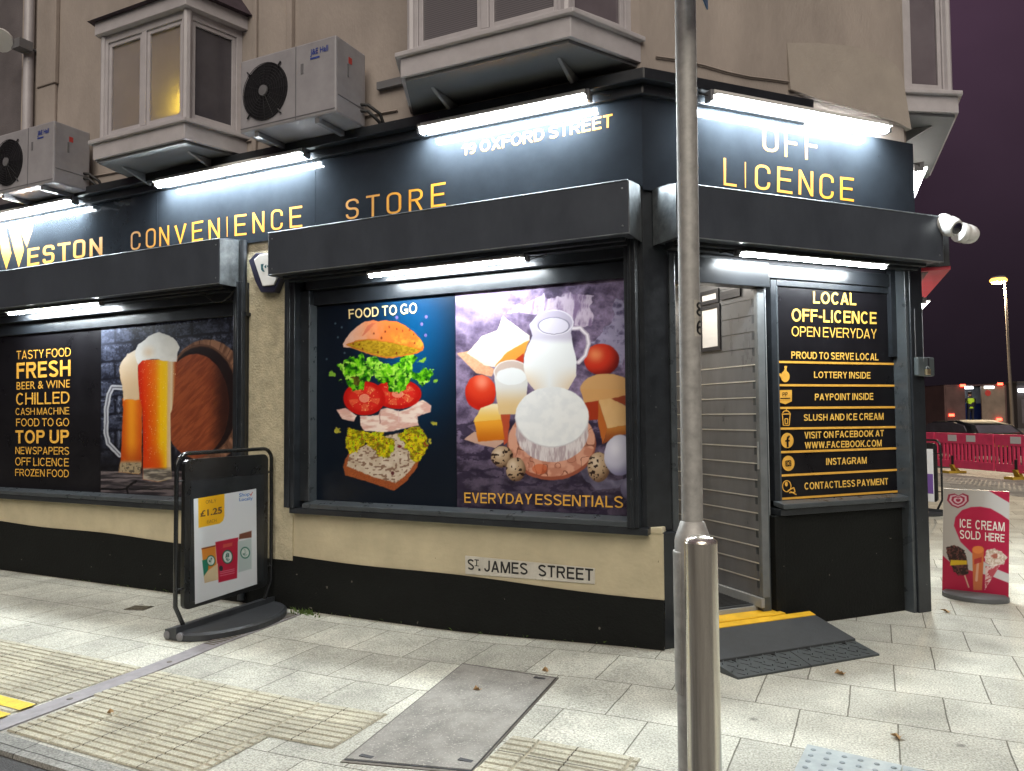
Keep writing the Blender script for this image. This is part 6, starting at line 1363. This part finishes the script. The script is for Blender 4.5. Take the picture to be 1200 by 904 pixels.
cs = [fi.S(x, y, .0) for x, y in cv.q]; mb.prism([fi.pt(a, -.012, z) for a, z in cs], fi.n * .0238); mb.build('board', WHITEPL, t, bevel=.002)
lt = MB()
for s, q in (('ICE', zi((225, 272), (300, 278), (300, 334), (225, 330))), ('CREAM', zi((328, 280), (522, 296), (522, 356), (328, 342))), ('SOLD', zi((225, 345), (362, 358), (362, 412), (225, 404))), ('HERE', zi((392, 362), (522, 376), (520, 428), (392, 418)))): lt.cut(); text_px(lt, fi, .0135, s, q, .03)
lt.build('lettering', WHITEV, t, recalc=False)
mb = MB(); n_ = 32
ring = lambda r1, r2, z: [fi.pt(wi / 2 + r1 * math.cos(6.2832 * i / n_), .0 + r2 * math.sin(6.2832 * i / n_), z) for i in range(n_)]
l = [ring(wi / 2 + .01, .19, .002), ring(wi / 2 + .01, .19, .035), ring(wi / 2 - .02, .16, .055)]
mb.add(sum(l, []), [(j * n_ + i, j * n_ + (i + 1) % n_, (j + 1) * n_ + (i + 1) % n_, (j + 1) * n_ + i) for j in range(2) for i in range(n_)] + [tuple(range(n_ - 1, -1, -1)), tuple(range(2 * n_, 3 * n_))]); mb.build('base', mat('grey_base_plastic', (.09, .095, .10), .5, var=.15), t, smooth=40)

# ================================================================== BEYOND THE CORNER
# barrier panels
bl, br_ = G(1098, 552.5), G(1203, 563)
d = br_ - bl; d[2] = 0; Lw = 1.98; d /= np.linalg.norm(d)
def barrier(org, u, label):
    n = np.array((u[1], -u[0], 0)); fr = Frame(org, u, n); t = thing('road_barrier', org, label, 'barrier', 'red road works barriers')
    W_, z0, z1 = 1.95, .14, 1.03
    mb = MB(); mb.box(fr, 0, W_, -.025, .025, z1 - .27, z1); mb.box(fr, 0, W_, -.025, .025, z0, z0 + .20)
    k = 15
    for i in range(k + 1):
        a = (W_ - .06) * i / k; mb.box(fr, a, a + .065, -.02, .02, z0 + .19, z1 - .26)
    mb.build('panel', BARR, t, bevel=.01)
    for a in (.62, 1.25):
        p = MB(); p.box(fr, a - .15, a + .15, .026, .030, z1 - .21, z1 - .05); p.build('reflective_plate', PAPER, t)
    for a in (.62,):
        f = MB(); f.prism([fr.pt(a - .13, -.25, 0), fr.pt(a + .13, -.25, 0), fr.pt(a + .13, .25, 0), fr.pt(a - .13, .25, 0)], (0, 0, .06)); f.prism([fr.pt(a - .09, -.09, .06), fr.pt(a + .09, -.09, .06), fr.pt(a + .05, .0, .22), fr.pt(a - .05, 0, .22)], fr.n * .10); f.build('foot', mat('yellow_foot_plastic', (.45, .30, .03), .6, var=.25), t)
        pp = MB(); pp.box(fr, a - .035, a + .035, .03, .045, .12, .45); pp.build('foot_clip', RUBBER, t)
barrier(bl, d, 'red plastic road barrier panel nearest the shop corner, left of the next')
barrier(bl + d * 2.0, d, 'red plastic road barrier panel at the right edge, cut off by the frame')
barrier(bl - d * 2.0, d, 'red plastic road barrier panel hidden mostly behind the corner post')
# parked car, seen from behind
gc = np.array(at_depth(1124, 500, 26.5)); gc[2] = -.17
fwd = np.array(MR[:, 2]); fwd[2] = 0; fwd /= np.linalg.norm(fwd); fwd = fwd * .97 + np.array((fwd[1], -fwd[0], 0)) * -.06; fwd /= np.linalg.norm(fwd); rgt_ = np.array((fwd[1], -fwd[0], 0))
fcx = Frame((gc[0], gc[1], -.17), rgt_, -fwd)      # n points back at the viewer
t = thing('parked_car', (gc[0], gc[1], -.17), 'dark hatchback car seen from behind the red barriers with lit tail lamps', 'car')
CARP = mat('dark_car_paint', (.010, .011, .013), .65, var=.2, spec=.15)
prof = [(-2.1, .35), (-2.1, .75), (-1.95, .92), (-1.1, 1.02), (-.45, 1.42), (.9, 1.47), (1.65, 1.30), (2.0, 1.0), (2.08, .85), (2.08, .35)]
mb = MB(); secs = [(-.88, .0), (-.80, 1.0), (-.5, 1.0), (.5, 1.0), (.80, 1.0), (.88, .0)]
vs = []
for k, (o, z) in enumerate(prof):
    wv = .90 if z < 1.0 else .90 - (z - 1.0) * .52
    for a in (-wv, -wv * .96, -wv * .6, wv * .6, wv * .96, wv): vs.append(fcx.pt(a, o, z - (.05 if abs(a) >= wv * .999 else .012 if abs(a) > wv * .9 else 0)))
np_ = len(prof)
fs_ = [(i * 6 + j, i * 6 + j + 1, (i + 1) * 6 + j + 1, (i + 1) * 6 + j) for i in range(np_ - 1) for j in range(5)] + [tuple(i * 6 for i in range(np_)), tuple(i * 6 + 5 for i in range(np_))[::-1], (0, 1, 2, 3, 4, 5), tuple((np_ - 1) * 6 + j for j in range(6))[::-1]]
mb.add(vs, fs_); mb.build('body', CARP, t, smooth=50)
def carpatch(o0, z0, o1, z1, w0, w1, name, m_):
    q = MB(); q.hexa([fcx.pt(-w0, o0, z0), fcx.pt(w0, o0, z0), fcx.pt(w1, o1, z1), fcx.pt(-w1, o1, z1)] + [p_ + fcx.n * .02 + np.array((0, 0, .02)) for p_ in (fcx.pt(-w0, o0, z0), fcx.pt(w0, o0, z0), fcx.pt(w1, o1, z1), fcx.pt(-w1, o1, z1))]); q.build(name, m_, t)
carpatch(1.98, 1.03, 1.66, 1.28, .70, .60, 'rear_window', DARKG)
for s in (-1, 1):
    q = MB(); q.box(fcx, s * .74 - .12, s * .74 + .12, 2.02, 2.10, .82, .96); q.build('tail_lamp', REDL, t)
    for o in (-1.3, 1.3):
        q = MB(); q.lathe(fcx.pt(s * .78 - .1, o, .32), [(.0, 0), (.32, 0), (.32, .2), (0, .2)], 20, ax=fcx.u); wh = q.build('wheel', RUBBER, t); q = MB(); q.lathe(fcx.pt(s * .78 - .105, o, .32), [(0, 0), (.2, 0), (.2, .21), (0, .21)], 16, ax=fcx.u); q.build('rim', STEELP, wh)
    q = MB(); q.add([fcx.pt(s * .80, o, z) for o, z in ((-.95, 1.04), (-.42, 1.36), (.9, 1.40), (1.45, 1.28), (1.6, 1.06))] + [fcx.pt(s * .84, o, z) for o, z in ((-.95, 1.04), (-.42, 1.36), (.9, 1.40), (1.45, 1.28), (1.6, 1.06))], [(0, 1, 2, 3, 4), (9, 8, 7, 6, 5)] + [(i, i + 1, i + 6, i + 5) for i in range(4)]); q.build('side_window', DARKG, t)
q = MB(); q.box(fcx, -.26, .26, 2.085, 2.10, .60, .71); q.build('number_plate', mat('plate_yellow', (.55, .42, .08), .5), t)
# box lorry with an open lit back, and the worker standing in it
DL = 40.0; c0 = np.array(at_depth(1144, 480, DL)); 
fl = Frame((c0[0], c0[1], -.17), np.array(MR[:, 0]) * np.array((1, 1, 0)) / np.linalg.norm(MR[:2, 0]), -np.array((MR[0, 2], MR[1, 2], 0)) / np.linalg.norm(MR[:2, 2]))
def lx(px): return fl.S(px, 480, 0)[0]
def lz(py): return fl.S(1140, py, 0)[1] + .17
t = thing('box_lorry', (c0[0], c0[1], -.17), 'brown box lorry standing with its lit back doors open beyond the car', 'lorry')
LBM = mat('lorry_side_brown', (.10, .055, .05), .5, var=.25, vscale=2); LPM = mat('lorry_panel_beige', (.22, .17, .13), .5, var=.2, vscale=2)
xl, xr, zt_l, zf_ = lx(1107), lx(1180), lz(451), lz(499)
mb = MB(); mb.box(fl, xl, xr, -6, -5.9, zf_, zt_l); mb.box(fl, xl, xl + .08, -6, 0, zf_, zt_l); mb.box(fl, xr - .08, xr, -6, 0, zf_, zt_l); mb.box(fl, xl, xr, -6, 0, zt_l - .06, zt_l); mb.box(fl, xl, xr, -6, 0, zf_ - .15, zf_)
mb.build('box_body', LBM, t)
d0, d1 = lx(1132), lx(1150.5)
mb = MB(); mb.box(fl, d1, xr - .1, -.06, .02, zf_, zt_l - .08); mb.build('rear_door', LPM, t); mb = MB(); mb.box(fl, xl + .08, lx(1131), -.06, .02, zf_, zt_l - .08); mb.build('rear_door', LBM, t)
mb = MB(); mb.box(fl, d0 - .2, d1 + 1.25, -1.6, -1.5, zf_ + .9, zt_l - .1); mb.build('inner_wall', mat('pale_inner_wall', (.55, .62, .70), .6, var=.1), t)
mb = MB(); mb.box(fl, d0 - .2, d1 + 1.2, -1.48, -1.4, zf_, zf_ + 1.2); mb.build('blue_crates', mat('blue_plastic', (.03, .06, .25), .5, var=.2), t)
for a, b in ((1135, 1146), (1154, 1165)):
    q = MB(); q.box(fl, lx(a), lx(b), .02 if a > 1150 else -.55, .06 if a > 1150 else -.35, lz(455.5), lz(453)); q.build('work_lamp', WLAMP, t)
for x, y in ((1128.2, 452), (1172, 450.5), (1114, 486.5), (1169.5, 492)):
    q = MB(); q.box(fl, lx(x - 2.6), lx(x + 2.6), .03, .12, lz(y + 1.4), lz(y - 1.4)); q.build('tail_lamp', REDL, t)
q = MB(); q.box(fl, lx(1138), lx(1172), .05, 1.1, zf_ - .14, zf_ + .0); q.build('tail_lift', LPM, t)
for i in range(4):
    q = MB(); q.lathe(fl.pt(xl + .25 if i % 2 else xr - .5, -1.2 - (i // 2) * 4, .45), [(0, 0), (.45, 0), (.45, .26), (0, .26)], 18, ax=fl.u); q.build('wheel', RUBBER, t)
q = MB(); q.box(fl, xl + .3, xr - .3, -8.0, -6.2, .5, 2.4); q.build('cab', LBM, t, bevel=.1)
q = MB(); q.lathe(fl.pt(lx(1158), .021, lz(461)), [(.12, 0), (.16, 0), (.16, .006), (.12, .006)], 20, ax=fl.n); q.build('emblem', REDP, t)
# worker
wx = lx(1141.5); base = fl.pt(wx, -.3, zf_)
sk = bpy.data.meshes.new('person')
jt = [((0, 0, .95), .13), ((0, 0, 1.2), .15), ((0, .02, 1.42), .16), ((0, .03, 1.55), .055), ((0, .05, 1.68), .10), ((0, .05, 1.78), .07),
      ((-.20, .02, 1.42), .065), ((-.30, .08, 1.15), .05), ((-.22, .25, 1.0), .04), ((.20, .02, 1.42), .065), ((.29, .06, 1.15), .05), ((.25, .2, .95), .04),
      ((-.10, 0, .85), .09), ((-.11, .03, .48), .065), ((-.11, 0, .06), .05), ((.10, 0, .85), .09), ((.12, .03, .48), .065), ((.12, 0, .06), .05), ((-.11, .12, .03), .04), ((.12, .12, .03), .04)]
ed = [(0, 1), (1, 2), (2, 3), (3, 4), (4, 5), (2, 6), (6, 7), (7, 8), (2, 9), (9, 10), (10, 11), (0, 12), (12, 13), (13, 14), (0, 15), (15, 16), (16, 17), (14, 18), (17, 19)]
sk.from_pydata([tuple(fl.u * x - fl.n * y + np.array((0, 0, z))) for (x, y, z), r in jt], ed, [])
so_ = bpy.data.objects.new('person_form', sk); C.objects.link(so_)
m1 = so_.modifiers.new('skin', 'SKIN'); m2 = so_.modifiers.new('sub', 'SUBSURF'); m2.levels = 2; m2.render_levels = 2
for i, (_, r) in enumerate(jt): sk.skin_vertices[0].data[i].radius = (r, r)
sk.skin_vertices[0].data[0].use_root = True
bpy.context.view_layer.update()
pm = bpy.data.meshes.new_from_object(so_.evaluated_get(bpy.context.evaluated_depsgraph_get())); bpy.data.objects.remove(so_)
person = bpy.data.objects.new('person', pm); C.objects.link(person); person.location = tuple(base)
tag(person, 'person in a yellow high visibility vest standing in the lit back of the lorry', 'person')
pm.materials.append(mat('dark_work_clothes', (.02, .02, .03), .8, var=.2)); pm.materials.append(mat('skin_tone', (.35, .2, .14), .6))
for p in pm.polygons: p.use_smooth = True; p.material_index = 1 if p.center.z > 1.56 else 0
vest = MB(); n_ = 16
rows = [(.92, .17, .13), (1.15, .18, .14), (1.35, .21, .15), (1.46, .17, .12)]
for z, rx, ry in rows: vest.v += [tuple(base + fl.u * rx * math.cos(6.2832 * i / n_) + fl.n * ry * math.sin(6.2832 * i / n_) + np.array((0, 0, z))) for i in range(n_)]
fs_ = [(j * n_ + i, j * n_ + (i + 1) % n_, (j + 1) * n_ + (i + 1) % n_, (j + 1) * n_ + i) for j in range(3) for i in range(n_)]; vest.f += fs_; vest.m += [0] * len(fs_)
HV = mat('high_visibility_yellow', (.55, .85, .03), .6, emit=None)
vo_ = vest.build('high_visibility_vest', HV, person, smooth=60)
hr = MB(); hr.ellipsoid(base + np.array((0, 0, 1.76)) - fl.n * .05 + fl.n * .02, (.105, .105, .09)); hr.build('hair', mat('dark_hair', (.02, .015, .01), .7), person, smooth=60)
# street lamp
DS = 48.0
lb = np.array(at_depth(1186.5, 498, DS)); lh = np.array(at_depth(1177.5, 331, DS)); hd_ = np.array(at_depth(1170, 328, DS))
t = thing('street_lamp', (lb[0], lb[1], -.17), 'tall street lamp with a lit orange head in the dark beyond the lorry', 'street lamp')
mb = MB(); mb.tube([(lb[0], lb[1], -.17), (lb[0], lb[1], 1.5), (lh[0] * .5 + lb[0] * .5, lh[1] * .5 + lb[1] * .5, lh[2] * .5), lh, lh * .4 + hd_ * .6 + np.array((0, 0, .12)), hd_ + np.array((0, 0, .1))], [.11, .105, .085, .07, .055, .05], 12); mb.build('pole', mat('lamp_pole_grey', (.07, .06, .055), .6, var=.15), t, smooth=40)
mb = MB(); mb.ellipsoid(hd_ + np.array((0, 0, .14)), (.42, .26, .10)); mb.build('lamp_head', GREYPL, t, smooth=40)
mb = MB(); mb.ellipsoid(hd_ - np.array((0, 0, .05)), (.5, .34, .24)); mb.build('lens', SODIUM, t, smooth=40)
pl_ = bpy.data.lights.new('sodium_light', 'POINT'); pl_.energy = 16000; pl_.color = (1.0, .78, .5); pl_.shadow_soft_size = .3; po_ = bpy.data.objects.new('sodium_light', pl_); C.objects.link(po_); po_.parent = t; po_.location = tuple(hd_ + np.array((0, 0, -.35)) - np.array((lb[0], lb[1], -.17)))
# dark low buildings far off with one lit strip
fbm = mat('far_dark_wall', (.03, .026, .03), .9, var=.4, vscale=.2)
DF = 75.0; q0 = at_depth(1183, 480, DF)
t = thing('far_shop', (q0[0], q0[1], -.17), 'dark low shop far off at the right edge under a lit white strip', 'building')
ff = Frame((q0[0], q0[1], -.17), fl.u, fl.n)
mb = MB(); mb.box(ff, .8, 9, -5, 0, 0, 4.6); mb.build('wall', fbm, t); mb = MB(); mb.box(ff, .9, 5.2, 0.02, .25, 3.72, 4.05); mb.build('lit_strip', WLAMP, t); mb = MB(); mb.box(ff, .6, 9.2, -5, .4, 4.6, 4.8); mb.build('roof', fbm, t)
mb = MB(); mb.box(ff, 1.2, 3.8, .005, .03, .6, 3.0); mb.build('window', DARKG, t)
